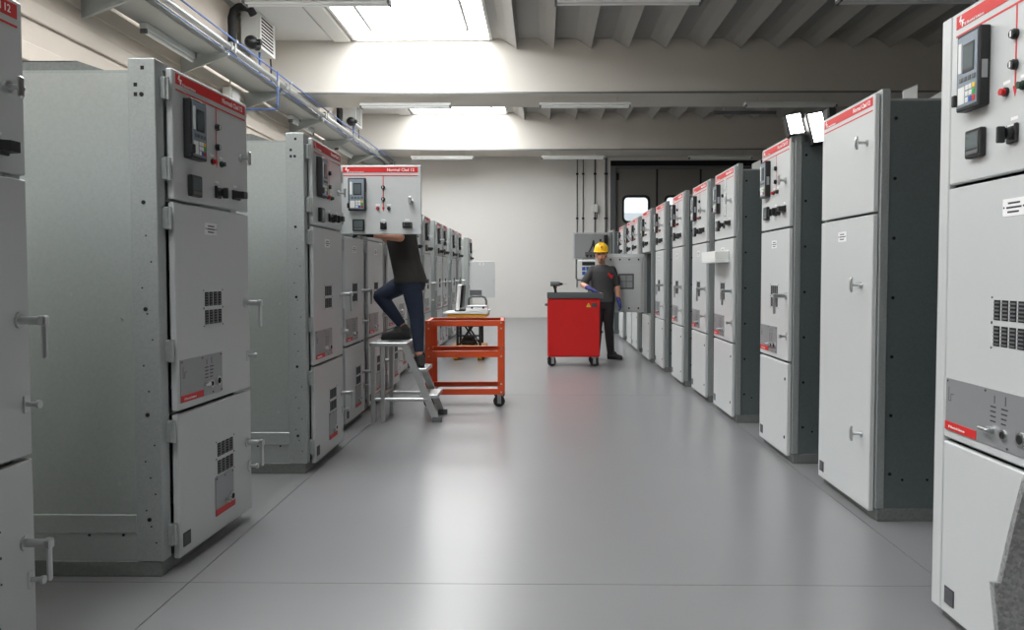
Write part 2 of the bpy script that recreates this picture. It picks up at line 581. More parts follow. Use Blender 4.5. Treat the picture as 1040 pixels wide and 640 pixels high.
# fluorescent fittings slung under the beams
def fitting_meshes():
    h = MB().prism([(-.09, .06), (-.05, .09), (.05, .09), (.09, .06), (.10, .035), (-.10, .035)], 0, 0, 1.75).mesh('housing', M_WPLAST)
    t = MB().cyl((.03, -.05, .015), (1.72, -.05, .015), .018, n=10).mesh('tube', M_TUBE)
    e = MB().box(0, .03, -.085, .085, -.005, .04, .004).mesh('end_cap', M_GREYP)
    k = MB().cyl((0, 0, .085), (0, 0, .2), .006, n=6).mesh('hanger', M_STEEL)
    return h, t, e, k
fit = fitting_meshes()
rows = [(9.25, 'nearest beam', (-3.55, .15, 3.5)), (14.95, 'middle beam', (-3.5, -.04, 3.9)), (21.6, 'far beam by the back wall', (-3.65, .0, 4.1))]
for (y, nm, xs_) in rows:
    for x, side in zip(xs_, ('left end of', 'middle of', 'right end of')):
        t = thing('fluorescent_light', 'white twin tube light under %s the %s' % (side, nm), 'light', (x, y, 4.50), group='fluorescent lights under the beams')
        place('housing', fit[0], t)
        for dy in (0, .1):
            place('tube', fit[1], t, (0, dy, 0))
        for dx in (0, 1.72):
            place('end_cap', fit[2], t, (dx, 0, 0))
        for dx in (.25, 1.5):
            place('hanger', fit[3], t, (dx, 0, 0))
t = thing('cable_duct', 'dark empty lamp rail under the right part of the middle beam', 'rail', (3.45, 15.6, 4.5))
place('rail', MB().box(0, 1.25, -.04, .04, 0, .06, .01).mesh('rail', M_GREYP), t)
for dx in (.2, 1.05):
    place('hanger', MB().cyl((dx, 0, .055), (dx, 0, .2), .006, n=6).mesh('hanger', M_STEEL), t)

# ---------------------------------------------------------------- services along the left wall
TZ = 4.42
tr = thing('cable_tray', 'long galvanised cable tray on brackets high along left wall', 'cable tray', (XL, 0, TZ))  # offsets measured from the wall
tm = MB().box(.12, .62, 2, YB - .3, 0, .006).box(.12, .126, 2, YB - .3, 0, .08).box(.614, .62, 2, YB - .3, 0, .08)
place('tray_floor', tm.mesh('tray_floor', M_GALVF, False), tr)
for k in range(9):
    y = 3.9 + 2.35 * k
    b = MB().prism([(.038, 0), (.72, 0), (.72, -.03), (.06, -.28), (.038, -.28)], 1, y - .02, y + .02)
    place('bracket', b.mesh('bracket', M_GALVF), tr)
for (x, z, r, m, lab) in ((.72, .10, .045, M_ALU, 'bright aluminium air main running along left wall tray edge'),
                          (.83, .16, .012, M_BLUE, 'upper thin blue pipe running beside the aluminium air main'),
                          (.60, .10, .012, M_BLUE, 'lower thin blue pipe running inside the cable tray edge'),
                          (.52, .07, .028, M_STEEL, 'slim steel pipe lying in the cable tray, lower of the pipes')):
    t = thing('service_pipe', lab, 'pipe', (XL + x, 0, TZ + z), group='pipes along the left wall')
    q = MB().cyl((0, 2, 0), (0, YB - .3, 0), r, n=12)
    place('pipe', q.mesh('pipe', m), t)
    for k in range(9):
        y = 3.9 + 2.35 * k
        cl = MB().box(-r - .012, r + .012, y - .018, y + .018, -r - .012, r + .012, .006)
        if x > .64:
            cl.box(-r - .01, -r + .005, y - .012, y + .012, -z, 0) if x > .7 else None
        place('pipe_clip', cl.mesh('pipe_clip', M_GALVF), t)
def tray_lamp(y0, lab):
    t = thing('strip_light', lab, 'light', (XL + .2, y0, TZ - .10), group='strip lights under the cable tray')
    place('housing', MB().box(-.05, .05, 0, 1.45, .02, .1, .008).mesh('housing', M_WPLAST), t)
    place('tube', MB().cyl((0, .03, .0), (0, 1.42, .0), .03, n=12).mesh('tube', M_TUBE), t)
    for y in (0, 1.42):
        place('end_cap', MB().box(-.045, .045, y, y + .03, -.035, .03, .006).mesh('end_cap', M_GREYP), t)
tray_lamp(9.6, 'white strip light under the cable tray nearest the camera')
tray_lamp(15.2, 'white strip light under cable tray, further along the wall')
tray_lamp(18.6, 'white strip light under cable tray at the far end')
# drop pipe and junction box
t = thing('junction_box', 'white junction box on left wall above first cabinet', 'box', (XL + .035, 12.35, 3.95))
place('box_body', MB().box(0, .14, 0, .36, 0, .34, .012).mesh('box_body', M_WPLAST), t)
place('box_lid', MB().box(.14, .155, .02, .34, .02, .32, .005).mesh('box_lid', M_WALL), t)
place('conduit', MB().cyl((.06, .18, .33), (.06, .18, .5), .016, n=8).mesh('conduit', M_WPLAST), t)
t = thing('drop_pipe', 'thin blue compressed air drop pipe hanging below cable tray', 'pipe', (XL + .86, 12.55, TZ))
place('pipe', MB().tube([(0, 0, .16), (0, 0, -.1), (0, 0, -.40), (-.04, 0, -.45), (-.655, 0, -.45)], .013, 8).mesh('pipe', M_BLUE), t)
place('valve', MB().box(-.022, .022, -.022, .022, -.08, .0, .005).mesh('valve', M_STEEL), t)

def air_heater(y, lab):
    t = thing('air_heater', lab, 'heater', (XL, y, 5.10), group='air heaters on the left wall')
    place('casing', MB().box(.09, .40, 0, .72, 0, .60, .02).mesh('casing', M_WPLAST), t)
    for z in (.05, .5):
        place('mount', MB().box(0, .1, .1, .62, z, z + .06, .004).mesh('mount', M_GALVF), t)
    place('grille_backing', MB().box(.40, .405, .05, .67, .04, .58).mesh('grille_backing', M_DARK), t)
    fr = MB().box(.40, .425, .0, .06, 0, .62).box(.40, .425, .66, .72, 0, .62).box(.40, .425, .06, .66, 0, .05).box(.40, .425, .06, .66, .57, .62)
    place('grille_frame', fr.mesh('grille_frame', M_WPLAST), t)
    lv = MB().prism([(.408, .010), (.432, -.016), (.432, .008), (.414, .024)], 1, .06, .66).mesh('louvre', M_WPLAST, False)
    for k in range(9):
        place('louvre', lv, t, (0, 0, .09 + k * .056))
    hp = MB().tube([(.14, -.45, -.35), (.13, -.45, .0), (.13, -.45, .34), (.16, -.45, .45), (.24, -.45, .51), (.34, -.45, .52), (.42, -.42, .49), (.45, -.36, .42)], .065, 12)
    place('hose', hp.mesh('hose', M_RUB), t)
    place('motor', MB().ell((.36, -.22, .02), (.11, .14, .11), 16).cyl((.36, -.1, .02), (.36, .03, .02), .07, n=12).cyl((.36, -.22, .02), (.52, -.22, .02), .05, n=12).mesh('motor', M_BLACK), t)
    place('feed_pipe', MB().tube([(.3, .3, .02), (.3, .3, -.3), (.3, .28, -.5), (.3, .28, TZ + .12 - 5.1)], .02, 8).mesh('feed_pipe', M_BLUE), t)
    place('feed_cable', MB().tube([(.3, .75, .2), (.3, .83, .1), (.3, .86, -.1), (.3, .86, -.5)], .014, 8).mesh('feed_cable', M_BLACK), t)
air_heater(13.0, 'white air heater with louvred grille and black hose, nearer of two')
air_heater(19.6, 'white air heater with louvred grille, far one at the back')


# ================================================================== SWITCHGEAR CABINETS
DF = -0.03   # door front plane in cabinet/door coordinates


def banner_bits(d, DW, T, loc_line=None):
    bw = DW - .055
    place('banner', C(('banner', round(bw, 3)), lambda: MB().box(0, bw, -.0012, 0, 0, .046).mesh('banner', M_RED, False)), d, (.03, DF, T - .06))
    place('banner_rule', C(('rule', round(bw, 3)), lambda: MB().box(0, bw, -.001, 0, 0, .007).mesh('banner_rule', M_RED, False)), d, (.03, DF, T - .088))
    place('lettering', text_mesh('Normal Clad 12', .034, M_WHITE, .012, 'RIGHT'), d, (DW - .055, DF - .0018, T - .048))
    place('lettering', text_mesh('SF Electrical Solutions', .0135, M_WHITE, .01), d, (.083, DF - .0018, T - .057))
    def emb():
        q = MB()
        q.prism([(.012, .042), (.022, .042), (.014, .027), (.024, .027), (.010, .012), (.016, .023), (.004, .023)], 1, -.001, 0)
        q.prism([(.022, .026), (.036, .026), (.036, .021), (.028, .021), (.028, .016), (.034, .016), (.034, .012), (.028, .012), (.028, .003), (.022, .003)], 1, -.001, 0)
        return q.mesh('emblem', M_WHITE, False)
    place('emblem', C('emblem', emb), d, (.045, DF - .0014, T - .06))


def relay_case():
    q = MB()
    q.box(0, .14, -.038, 0, 0, .265, .004, 0)
    q.box(.1395, .1408, -.030, -.010, .09, .15, 0, 1)
    q.box(-.006, .012, -.052, -.036, .02, .06, .003, 0)
    return q.mesh('relay_case', [M_BLACK, M_PLATE])


def relay_front():
    q = MB()
    q.box(.010, .130, -.040, -.037, .012, .253, .001, 0)
    q.box(.016, .034, -.0415, -.040, .13, .232, 0, 1)       # white strip
    q.box(.044, .112, -.0415, -.040, .125, .222, 0, 2)      # frame of screen
    q.box(.05, .106, -.0422, -.0415, .135, .212, 0, 3)
    for k in range(4):
        q.box(.026 + k * .026, .044 + k * .026, -.0425, -.040, .096, .112, .001, 4)
    q.box(.018, .056, -.0415, -.040, .022, .08, 0, 1)
    for i in range(3):
        for j in range(3):
            x, z = .064 + i * .021, .022 + j * .021
            m = 1
            if i == 2: m = (5, 6, 7)[j]
            if i == 1 and j == 0: m = 8
            q.box(x, x + .017, -.0425, -.040, z, z + .017, .001, m)
    return q.mesh('relay_front', [M_RELAY, M_WPLAST, M_BLACK, M_SCREEN, M_GREYP, M_KEYR, M_KEYG, M_KEYY, M_KEYB], False)


def meter_mesh():
    q = MB()
    q.box(0, .096, -.022, 0, 0, .096, .004, 0)
    q.box(.012, .084, -.0235, -.022, .03, .084, 0, 1)
    q.box(.012, .084, -.0245, -.022, .010, .024, .001, 2)
    return q.mesh('meter', [M_BLACK, M_SCREEN, M_GREYP])


def selector_mesh():
    q = MB().box(-.026, .026, -.012, 0, -.03, .03, .003, 0)
    q.cyl((0, -.012, 0), (0, -.03, 0), .02, .018, 12, 0)
    q.box(-.007, .007, -.055, -.03, -.03, .022, .003, 0)
    q.box(-.016, .016, -.0135, -.012, .022, .028, 0, 1)
    return q.mesh('selector_switch', [M_BLACK, M_WHITE])


def pull_mesh():
    q = MB().box(-.04, .04, -.012, 0, -.024, .024, .003)
    q.prism([(-.04, -.012), (.04, -.012), (.03, -.052), (-.012, -.052)], 2, -.016, .018)
    return q.mesh('control_handle', M_BLACK)


def indicator_mesh():
    q = MB().cyl((0, 0, 0), (0, -.010, 0), .0165, n=16, m=0).cyl((0, -.010, 0), (0, -.018, 0), .013, n=14, m=0)
    q.box(-.003, .003, -.0195, -.018, -.009, .009, 0, 1)
    return q.mesh('position_indicator', [M_BLACK, M_WHITE])


def lamp_mesh(m):
    return MB().cyl((0, 0, 0), (0, -.008, 0), .015, n=14, m=0).cyl((0, -.008, 0), (0, -.022, 0), .011, n=14, m=1).mesh('push_button', [M_BLACK, m])


def lock_mesh():
    q = MB().cyl((0, 0, 0), (0, -.012, 0), .02, n=14)
    q.cyl((0, -.012, 0), (0, -.045, 0), .009, n=10)
    q.box(-.012, .012, -.055, -.042, -.034, .034, .005)
    q.box(-.004, .03, -.045, -.035, -.006, .006, .002)
    return q.mesh('lock', M_STEEL)


def tee_mesh():
    q = MB().cyl((0, 0, 0), (0, -.008, 0), .026, n=14)
    q.cyl((0, -.008, 0), (0, -.06, 0), .012, n=10)
    q.tube([(-.012, -.062, -.055), (0, -.07, -.03), (0, -.07, .03), (-.012, -.062, .055)], [.008, .012, .012, .008], 8)
    return q.mesh('tee_handle', M_STEEL)


def lhandle_mesh():
    q = MB().cyl((0, 0, 0), (0, -.006, 0), .026, n=14)
    q.cyl((0, -.006, 0), (0, -.075, 0), .014, n=12)
    q.box(-.014, .014, -.092, -.066, -.017, .017, .005)
    q.box(-.009, .009, -.089, -.072, -.125, -.012, .006)
    return q.mesh('door_handle', M_STEEL)


def knob_mesh():
    return MB().box(-.014, .014, -.006, 0, -.03, .03, .003).cyl((0, -.006, 0), (0, -.04, 0), .008, n=10).cyl((0, -.04, 0), (0, -.05, 0), .014, n=12).mesh('latch', M_STEEL)


def grille_mesh(n=4):
    q = MB()
    for k in range(n):
        x = k * .043
        q.box(x, x + .033, -.0015, 0, 0, .066, 0, 0)
        for j in range(5):
            z = .004 + j * .0125
            q.box(x + .002, x + .031, -.004, -.0015, z, z + .0055, 0, 1)
    for x in (-.012, n * .043 + .003):
        for z in (-.008, .074):
            q.cyl((x, 0, z), (x, -.002, z), .0035, n=6, m=2)
    return q.mesh('vent_grille', [M_DARK, M_GREYP, M_INK], False)


def vent_mesh():
    q = MB().box(0, .062, -.003, 0, 0, .062, 0, 0)
    for j in range(7):
        q.box(.004, .058, -.005, -.003, .004 + j * .008, .0075 + j * .008, 0, 1)
    return q.mesh('foot_vent', [M_INK, M_GREYP], False)


def mech_mesh(w=.39, h=.19):
    q = MB()
    q.box(0, w, -.004, 0, 0, h, .001, 0)
    for x in (.012, w * .5, w - .012):
        q.cyl((x, -.004, h - .01), (x, -.006, h - .01), .004, n=6, m=2)
    for x in (w * .75, w - .012):
        q.cyl((x, -.004, .01), (x, -.006, .01), .004, n=6, m=2)
    # engraved single-line diagram
    if w > .3:
        q.box(.02, .022, -.0046, -.004, h - .08, h - .03, 0, 2)
        q.box(.02, .034, -.0046, -.004, h - .082, h - .080, 0, 2)
        q.box(.034, .036, -.0046, -.004, h - .082, h - .055, 0, 2)
        q.box(.036, .055, -.0046, -.004, h - .057, h - .055, 0, 2)
        for j in range(4):
            q.box(w * .56, w * .56 + .03, -.0046, -.004, h - .06 - j * .016, h - .055 - j * .016, 0, 2)
            q.box(w * .68, w * .68 + .035 - j * .003, -.0046, -.004, h - .06 - j * .016, h - .055 - j * .016, 0, 2)
        q.box(w * .60, w * .60 + .004, -.0046, -.004, h - .045, h - .02, 0, 2)
        q.box(w * .72, w * .72 + .004, -.0046, -.004, h - .045, h - .015, 0, 2)
    return q.mesh('mechanism_plate', [M_PLATE, M_STEEL, M_INK], False)


def lever_mesh():
    return MB().cyl((0, 0, 0), (0, -.018, 0), .012, n=12).box(-.045, .008, -.026, -.016, -.005, .005, .003).mesh('mechanism_lever', M_STEEL)


def socket_mesh(r):
    return MB().cyl((0, 0, 0), (0, -.006, 0), r, n=16, m=0).cyl((0, -.006, 0), (0, -.0075, 0), r * .62, n=14, m=1).mesh('mechanism_socket', [M_STEEL, M_DARK])


def mech_ctrl(d, x, z, w):
    place('mechanism_lever', C('lever', lever_mesh), d, (x + w * .58, DF - .004, z + .055))
    place('mechanism_socket', C('sock1', lambda: socket_mesh(.018)), d, (x + w * .71, DF - .004, z + .05))
    place('mechanism_socket', C('sock2', lambda: socket_mesh(.023)), d, (x + w * .89, DF - .004, z + .055))


def plate_mesh():
    q = MB().box(0, .115, -.0015, 0, 0, .056, 0, 0)
    for j, (a, b) in enumerate(((.028, .09), (.02, .098), (.026, .085))):
        q.box(a, b, -.002, -.0015, .038 - j * .014, .044 - j * .014, 0, 1)
    for x in (.007, .108):
        q.cyl((x, -.0015, .028), (x, -.0025, .028), .0035, n=6, m=1)
    return q.mesh('nameplate', [M_WHITE, M_INK], False)


def label_mesh():
    return MB().box(-.018, .018, -.001, 0, 0, .010).mesh('tag', M_WHITE, False)


def upper_door(root, hx, DW, z0, z1, ang=0, kind='std', dx=0.0):
    me = C(('door', round(DW, 3), round(z0, 3), round(z1, 3)), lambda: MB().box(0, DW, DF, -.003, z0, z1, .004).mesh('door', M_PAINT))
    d = place('upper_door', me, root, (hx, 0, 0), (0, 0, R(ang)))
    T = z1
    banner_bits(d, DW, T)
    if kind == 'plain':
        place('tee_handle', C('tee', tee_mesh), d, (DW - .09, DF, T - .24)).scale = (.6, .8, .6)
        return d
    sx = DW / .67
    rx = .08 * sx + dx
    place('relay_case', C('relay', relay_case), d, (rx, DF, T - .37))
    place('relay_front', C('relayf', relay_front), d, (rx, DF, T - .37))
    place('meter', C('meter', meter_mesh), d, (rx + .03, DF, T - .535))
    lx_ = .36 * sx + dx * -.8
    if kind == 'std':
        def line():
            q = MB().box(-.0035, .0035, -.001, 0, -.36, -.088)
            q.prism([(-.012, -.34), (.012, -.34), (0, -.375)], 1, -.0012, 0)
            return q.mesh('mimic_line', M_RED, False)
        place('mimic_line', C('line', line), d, (lx_, DF, T))
        for z in (.18, .275):
            place('position_indicator', C('ind', indicator_mesh), d, (lx_, DF - .001, T - z))
        place('push_button', C('lampr', lambda: lamp_mesh(M_KEYR)), d, (lx_ - .045, DF, T - .35), label='red push button')
        place('push_button', C('lampg', lambda: lamp_mesh(mat('dark_green_button', rgb(24, 60, 40), .4))), d, (lx_ + .045, DF, T - .35), label='dark green push button')
        for s in (-.045, .045):
            place('tag', C('tag', label_mesh), d, (lx_ + s, DF, T - .325))
    else:
        def obl():
            q = MB()
            q.box(-.02, .02, -.016, 0, -.05, .05, .012, 0)
            q.box(-.013, .013, -.018, -.016, -.04, .04, 0, 1)
            return q.mesh('test_block', [M_WPLAST, M_PAINT])
        place('position_indicator', C('ind', indicator_mesh), d, (lx_ - .06, DF, T - .22))
        for z in (.13, .25, .37):
            place('test_block', C('obl', obl), d, (lx_ + .05, DF, T - z))
    place('selector_switch', C('sel', selector_mesh), d, (lx_, DF, T - .49))
    if dx == 0 and kind == 'std' and ang == 0:
        place('selector_switch', C('sel', selector_mesh), d, (lx_ + .085, DF, T - .49))
    place('control_handle', C('pull', pull_mesh), d, (lx_ + .195, DF, T - .485))
    for x in (lx_, lx_ + .195):
        place('tag', C('tag', label_mesh), d, (x, DF, T - .447))
    place('lock', C('lock', lock_mesh), d, (DW - .085, DF, T - .29))
    return d


def mid_door(root, hx, DW, z0, z1, ang=0, dx=0.0, plain=False, back=False, handle=True):
    me = C(('door', round(DW, 3), round(z0, 3), round(z1, 3)), lambda: MB().box(0, DW, DF, -.003, z0, z1, .004).mesh('door', M_PAINT))
    d = place('middle_door', me, root, (hx, 0, 0), (0, 0, R(ang)))
    if plain:
        place('nameplate', C('plate', plate_mesh), d, (.27, DF, z1 - .09))
        place('mechanism_plate', C(('mechd',), lambda: MB().box(0, .30, -.004, 0, 0, .15, .001).mesh('mechanism_plate', M_GREYP)), d, (.03, DF, z0 + .04))
        place('lock', C('lock', lock_mesh), d, (DW - .03, DF, z0 + .42))
        return d
    place('nameplate', C('plate', plate_mesh), d, (.27 + dx * 3.53, DF, z1 - .125))
    for k in range(2):
        place('vent_grille', C('grille', grille_mesh), d, (.26 + dx * 2.1, DF, z1 - .46 - k * .085))
    mw, mx_ = (.50, .016) if dx else (.39, .025)
    place('mechanism_plate', C(('mech', mw), lambda: mech_mesh(mw)), d, (mx_, DF, z0 + .03))
    mech_ctrl(d, mx_, z0 + .03, mw)
    place('plate_strip', C('strip', lambda: MB().box(0, .2, -.006, -.004, 0, .03).mesh('plate_strip', M_RED, False)), d, (mx_, DF, z0 + .032))
    place('plate_lettering', text_mesh('SF Electrical Solutions', .012, M_WHITE, .01), d, (mx_ + .025, DF - .0065, z0 + .041))
    if handle:
        place('door_handle', C('lh', lhandle_mesh), d, (DW - .05, DF, z1 - .46))
    place('latch', C('knob', knob_mesh), d, (DW - .03, DF, z0 + .17))
    if back:
        def bk():
            q = MB().box(.03, DW - .03, -.003, .012, z0 + .04, z1 - .04, .004, 0)
            q.box(.05, DW - .05, .012, .017, z0 + .09, z1 - .16, .002, 0)
            for i in range(5):
                q.cyl((.09 + i * (DW - .18) / 4, .012, z1 - .09), (.09 + i * (DW - .18) / 4, .02, z1 - .09), .014, n=10, m=1)
            for i in range(5):
                q.cyl((.09 + i * (DW - .18) / 4, .012, z0 + .065), (.09 + i * (DW - .18) / 4, .02, z0 + .065), .014, n=10, m=1)
            return q.mesh('door_liner', [M_PAINTD, M_BLACK])
        place('door_liner', bk(), d)
        w = MB().box(.16, .40, .016, .022, z0 + .36, z0 + .60, .002, 0)
        for (a, b) in ((.185, .275), (.285, .375)):
            for (c, e) in ((z0 + .385, z0 + .475), (z0 + .485, z0 + .575)):
                w.box(a, b, .022, .024, c, e, 0, 1)
        place('viewing_window', w.mesh('viewing_window', [M_GREYP, M_PLATE]), d)
    return d


def low_door(root, hx, DW, z0, z1, ang=0, rich=True, tall=False):
    me = C(('door', round(DW, 3), round(z0, 3), round(z1, 3)), lambda: MB().box(0, DW, DF, -.003, z0, z1, .004).mesh('door', M_PAINT))
    d = place('lower_door', me, root, (hx, 0, 0), (0, 0, R(ang)))
    place('foot_vent', C('vent', vent_mesh), d, (.03, DF, z0 + .04))
    if rich:
        for k in range(2):
            place('vent_grille', C('grille', grille_mesh), d, (.36, DF, z1 - .27 - k * .085))
        place('mechanism_plate', C('mech2', lambda: mech_mesh(.19, .19)), d, (.33, DF, z0 + .08))
        mech_ctrl(d, .33, z0 + .08, .19)
        place('plate_strip', C('strip', lambda: None), d, (.33, DF, z0 + .082))
        place('door_handle', C('lh', lhandle_mesh), d, (DW - .05, DF, z1 - .27))
        place('latch', C('knob', knob_mesh), d, (DW - .03, DF, z1 - .40))
    elif tall:
        place('nameplate', C('plate', plate_mesh), d, (.27, DF, z1 - .125))
        place('tee_handle', C('tee', tee_mesh), d, (DW - .13, DF, 1.24)).scale = (.7, .8, .7)
        place('tee_handle', C('tee', tee_mesh), d, (DW - .10, DF, .44)).scale = (.7, .8, .7)
    else:
        place('latch', C('dot', lambda: MB().cyl((0, 0, 0), (0, -.004, 0), .011, n=10).mesh('latch', M_INK)), d, (DW - .05, DF, z1 - .11))
        place('latch', C('dot', None), d, (DW - .05, DF, z0 + .12))
    return d


def cabinet(label, side, X, Y, Wd=.77, H=2.2, D=1.35, group=None, upper='std', up_ang=0, mid_ang=0, dx=0.0, rich=None, tall=False,
            ajar=0, lug=0, back_mid=False, back_up=False, tray=False, detail=True, bare=False, strip=False):
    """side -1: left row (faces +X, origin at near front corner); +1: right row (faces -X, origin at far front corner). X = door face."""
    left = side < 0
    t = thing('switchgear_cabinet', label, 'cabinet', (X - .03 if left else X + .03, Y, 0), R(90) if left else R(-90), group)
    if rich is None: rich = left
    pd = .115 if left else .045
    pw = .07 if left else .03
    z1 = H - .06
    def body_key(n): return (n, round(Wd, 3), round(H, 3), round(D, 3), left)
    place('plinth', C(body_key('pl'), lambda: MB().box(.006, Wd - .006, .012, D, 0, .068, .003).mesh('plinth', M_GALVD)), t)
    post = C(body_key('po'), lambda: MB().box(0, pw, 0, pd, .068, H, .003).mesh('post', M_GALVF))
    place('post', post, t)
    place('post', post, t, (Wd - pw, 0, 0))
    place('rear_post', C(body_key('rp'), lambda: MB().box(0, pw, D - .05, D, .068, H, .003).mesh('rear_post', M_GALVF)), t)
    place('rear_post', C(body_key('rp'), None), t, (Wd - pw, 0, 0))
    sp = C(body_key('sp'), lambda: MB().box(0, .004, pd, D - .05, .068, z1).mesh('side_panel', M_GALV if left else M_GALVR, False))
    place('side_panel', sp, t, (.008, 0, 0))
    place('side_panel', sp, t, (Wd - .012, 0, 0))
    place('back_panel', C(body_key('bp'), lambda: MB().box(pw, Wd - pw, D - .02, D - .016, .068, z1).mesh('back_panel', M_GALV, False)), t)
    place('roof_panel', C(body_key('ro'), lambda: MB().box(.008, Wd - .008, pd, D - .05, z1, z1 + .012).mesh('roof_panel', M_GALVF, False)), t)
    place('head_rail', C(body_key('hr'), lambda: MB().box(pw, Wd - pw, .004, .05, H - .03, H).mesh('head_rail', M_GALVF, False)), t)
    for z in (1.612, .682):
        place('partition', C(body_key('pa'), lambda: MB().box(.013, Wd - .013, .01, D - .05, 0, .006).mesh('partition', M_GALVF, False)), t, (0, 0, z))
    # bolt heads and holes on the exposed side
    if detail:
        def bolts():
            q = MB()
            rnd = random.Random(5)
            x0, x1 = (-.003, .012) if left else (Wd - .012, Wd - .005)
            for k in range(5 if left else 7):
                yb = pd * .5 if left else pd + .03
                q.cyl((x0, yb, .25 + k * (H - .4) / (4 if left else 6)), (x1, yb, .25 + k * (H - .4) / (4 if left else 6)), .009, n=8, m=1)
            if left:
                for z in (H - .04, H - .11, H - .15):
                    q.box(-.001, .004, .045 if z > H - .05 else .075, .06 if z > H - .05 else .09, z - .008, z + .008, 0, 1)
                for k in range(14):
                    z = .15 + k * .07 if k < 7 else .8 + (k - 7) * .11
                    q.cyl((-.001, .03 + (k % 3) * .02, z), (.002, .03 + (k % 3) * .02, z), .004, n=6, m=1)
                for k in range(16):
                    y, z = pd + .05 + rnd.random() * (D - .6), .12 + rnd.random() ** 2 * 1.3
                    q.cyl((.004, y, z), (.012, y, z), .006, n=6, m=0 if k % 2 else 1)
            else:
                for (y, z) in ((.14, .22), (.27, .22), (.5, .22), (.42, .28), (.45, .24), (.4, .2), (.46, .32)):
                    q.cyl((Wd - .010, y, z), (Wd - .004, y, z), .007, n=6, m=1)
            return q.mesh('side_bolt', [M_STEEL, M_DARK])
        place('side_bolt', C(body_key('bo'), bolts), t, kind='stuff')
        if left:
            place('side_rail', C(body_key('sr'), lambda: MB().box(.001, .010, pd, D - .05, .19, .27, .002).mesh('side_rail', M_GALV)), t)
    # hinges
    hx = .085 if left else (.070 if strip else .026)
    if strip:
        place('frame_strip', MB().box(.002, .064, DF, -.001, .05, H - .018, .003).mesh('frame_strip', M_PAINT), t)
    DW = Wd - hx - .016
    def hinge():
        return MB().box(-.02, .012, -.022, .004, 0, .095, .004).cyl((-.004, -.024, .0), (-.004, -.024, .095), .009, n=8).mesh('hinge', M_GALVF)
    zs = [H - .16, 1.70, 1.49, .92, .57, .12] if not tall else [H - .16, 1.70, 1.49, .8, .12]
    if left:
        for z in zs:
            place('hinge', C('hinge', hinge), t, (hx - .022, 0, z))
    a = ajar
    u = upper_door(t, hx, DW, 1.622, H - .018, up_ang if up_ang else -a, upper, dx)
    if tall:
        low_door(t, hx, DW, .05, 1.608, -a, rich=False, tall=True)
    else:
        mid_door(t, hx, DW, .70, 1.608, mid_ang if mid_ang else -a, dx, plain=bare, back=back_mid)
        low_door(t, hx, DW, .05, .684, -a, rich=rich)
    if back_up:
        def bu():
            q = MB().box(.03, DW - .03, -.003, .012, 1.65, H - .05, .004, 0)
            q.box(.12, .55, .012, .06, 1.70, 1.79, .004, 2)
            for k in range(5):
                q.cyl((.16 + k * .085, .06, 1.70), (.16 + k * .085, .075, 1.70), .03, n=10, m=1)
            q.box(.035, .12, .012, .07, 1.66, H - .08, .005, 1)
            for k in range(4):
                q.box(.13 + (k % 2) * .05, .17 + (k % 2) * .05, .012, .04, 1.82 + k * .07, 1.87 + k * .07, .003, 1)
            q.tube([(.36, .02, 2.05), (.35, .03, 1.95), (.33, .03, 1.86), (.30, .04, 1.79)], .02, 8, 1)
            q.tube([(.36, .02, 2.05), (.38, .03, 1.95), (.42, .03, 1.86), (.46, .04, 1.79)], .016, 8, 1)
            return q.mesh('door_wiring', [M_PLATE, M_BLACK, M_GREYP])
        place('door_wiring', bu(), u)
    if left:
        # folded roof channel across the depth
        q = MB().prism([(.20, z1 + .008), (.34, H - .005), (D, H - .005), (D, z1 + .008)], 0, .02, .024)
        q.box(.02, .10, .34, D, H - .009, H - .005)
        place('roof_channel', q.mesh('roof_channel', M_GALVD), t)
        q = MB().prism([(.66, H - .006), (.86, H - .006), (.86, H + .055)], 0, .16, .165)
        place('lifting_lug', q.mesh('lifting_lug', M_GALVF), t)
    for k in range(lug):
        lz = z1 + .01
        q = MB().prism([(.25, lz), (.38, lz), (.38, H + .012), (.355, H + .012)] if k else [(.14, lz), (.215, lz), (.215, H + .04), (.14, H + .005)], 0, Wd - .08, Wd - .075)
        place('lifting_lug', q.mesh('lifting_lug', M_WPLAST), t)
    if tray:
        q = MB()
        q.box(.06, .62, -.16, -.031, 1.40, 1.43, .004).box(.06, .62, -.16, -.15, 1.43, 1.50, .003).box(.06, .07, -.15, -.031, 1.43, 1.50, .003)
        q.box(.61, .62, -.15, -.031, 1.43, 1.50, .003).box(.06, .62, -.04, -.031, 1.43, 1.51, .003)
        place('document_tray', q.mesh('document_tray', M_WPLAST), t)
    return t


LG = 'switchgear cabinets in the left row'
RG = 'switchgear cabinets in the right row'
# strips for the lower plates
C('strip', lambda: MB().box(0, .2, -.006, -.004, 0, .03).mesh('plate_strip', M_RED, False))
_low_strip = CACHE['strip']

cabinet('light grey cabinet cut off by the left edge of the photo', -1, -1.70, 1.74, .80, group=LG)
cabinet('large light grey cabinet with galvanised side, second in left row', -1, -1.585, 3.22, .84, group=LG, ajar=3)
cabinet('grey cabinet with galvanised side standing just before the open door', -1, -1.49, 4.92, .82, group=LG)
cabinet('grey cabinet with its upper door swung open into the aisle', -1, -1.62, 6.22, .77, group=LG, up_ang=-90)
cabinet('grey cabinet right behind the aluminium step stool', -1, -1.63, 7.12, .77, group=LG)
cabinet('grey cabinet just beyond the stool, behind the climbing person', -1, -1.66, 8.2, .75, group=LG)
far_left = [(9.4, 'grey cabinet hidden behind the knees of the climbing person'), (10.5, 'grey cabinet behind the back of the climbing person'),
            (11.6, 'grey cabinet appearing right of the climbing person'), (13.0, 'nearer grey cabinet of the close pair behind orange trolley'),
            (13.8, 'farther grey cabinet of the close pair behind orange trolley'), (15.2, 'nearer of two far grey cabinets left of the lift cart'),
            (16.35, 'farther of two far grey cabinets left of the lift cart')]
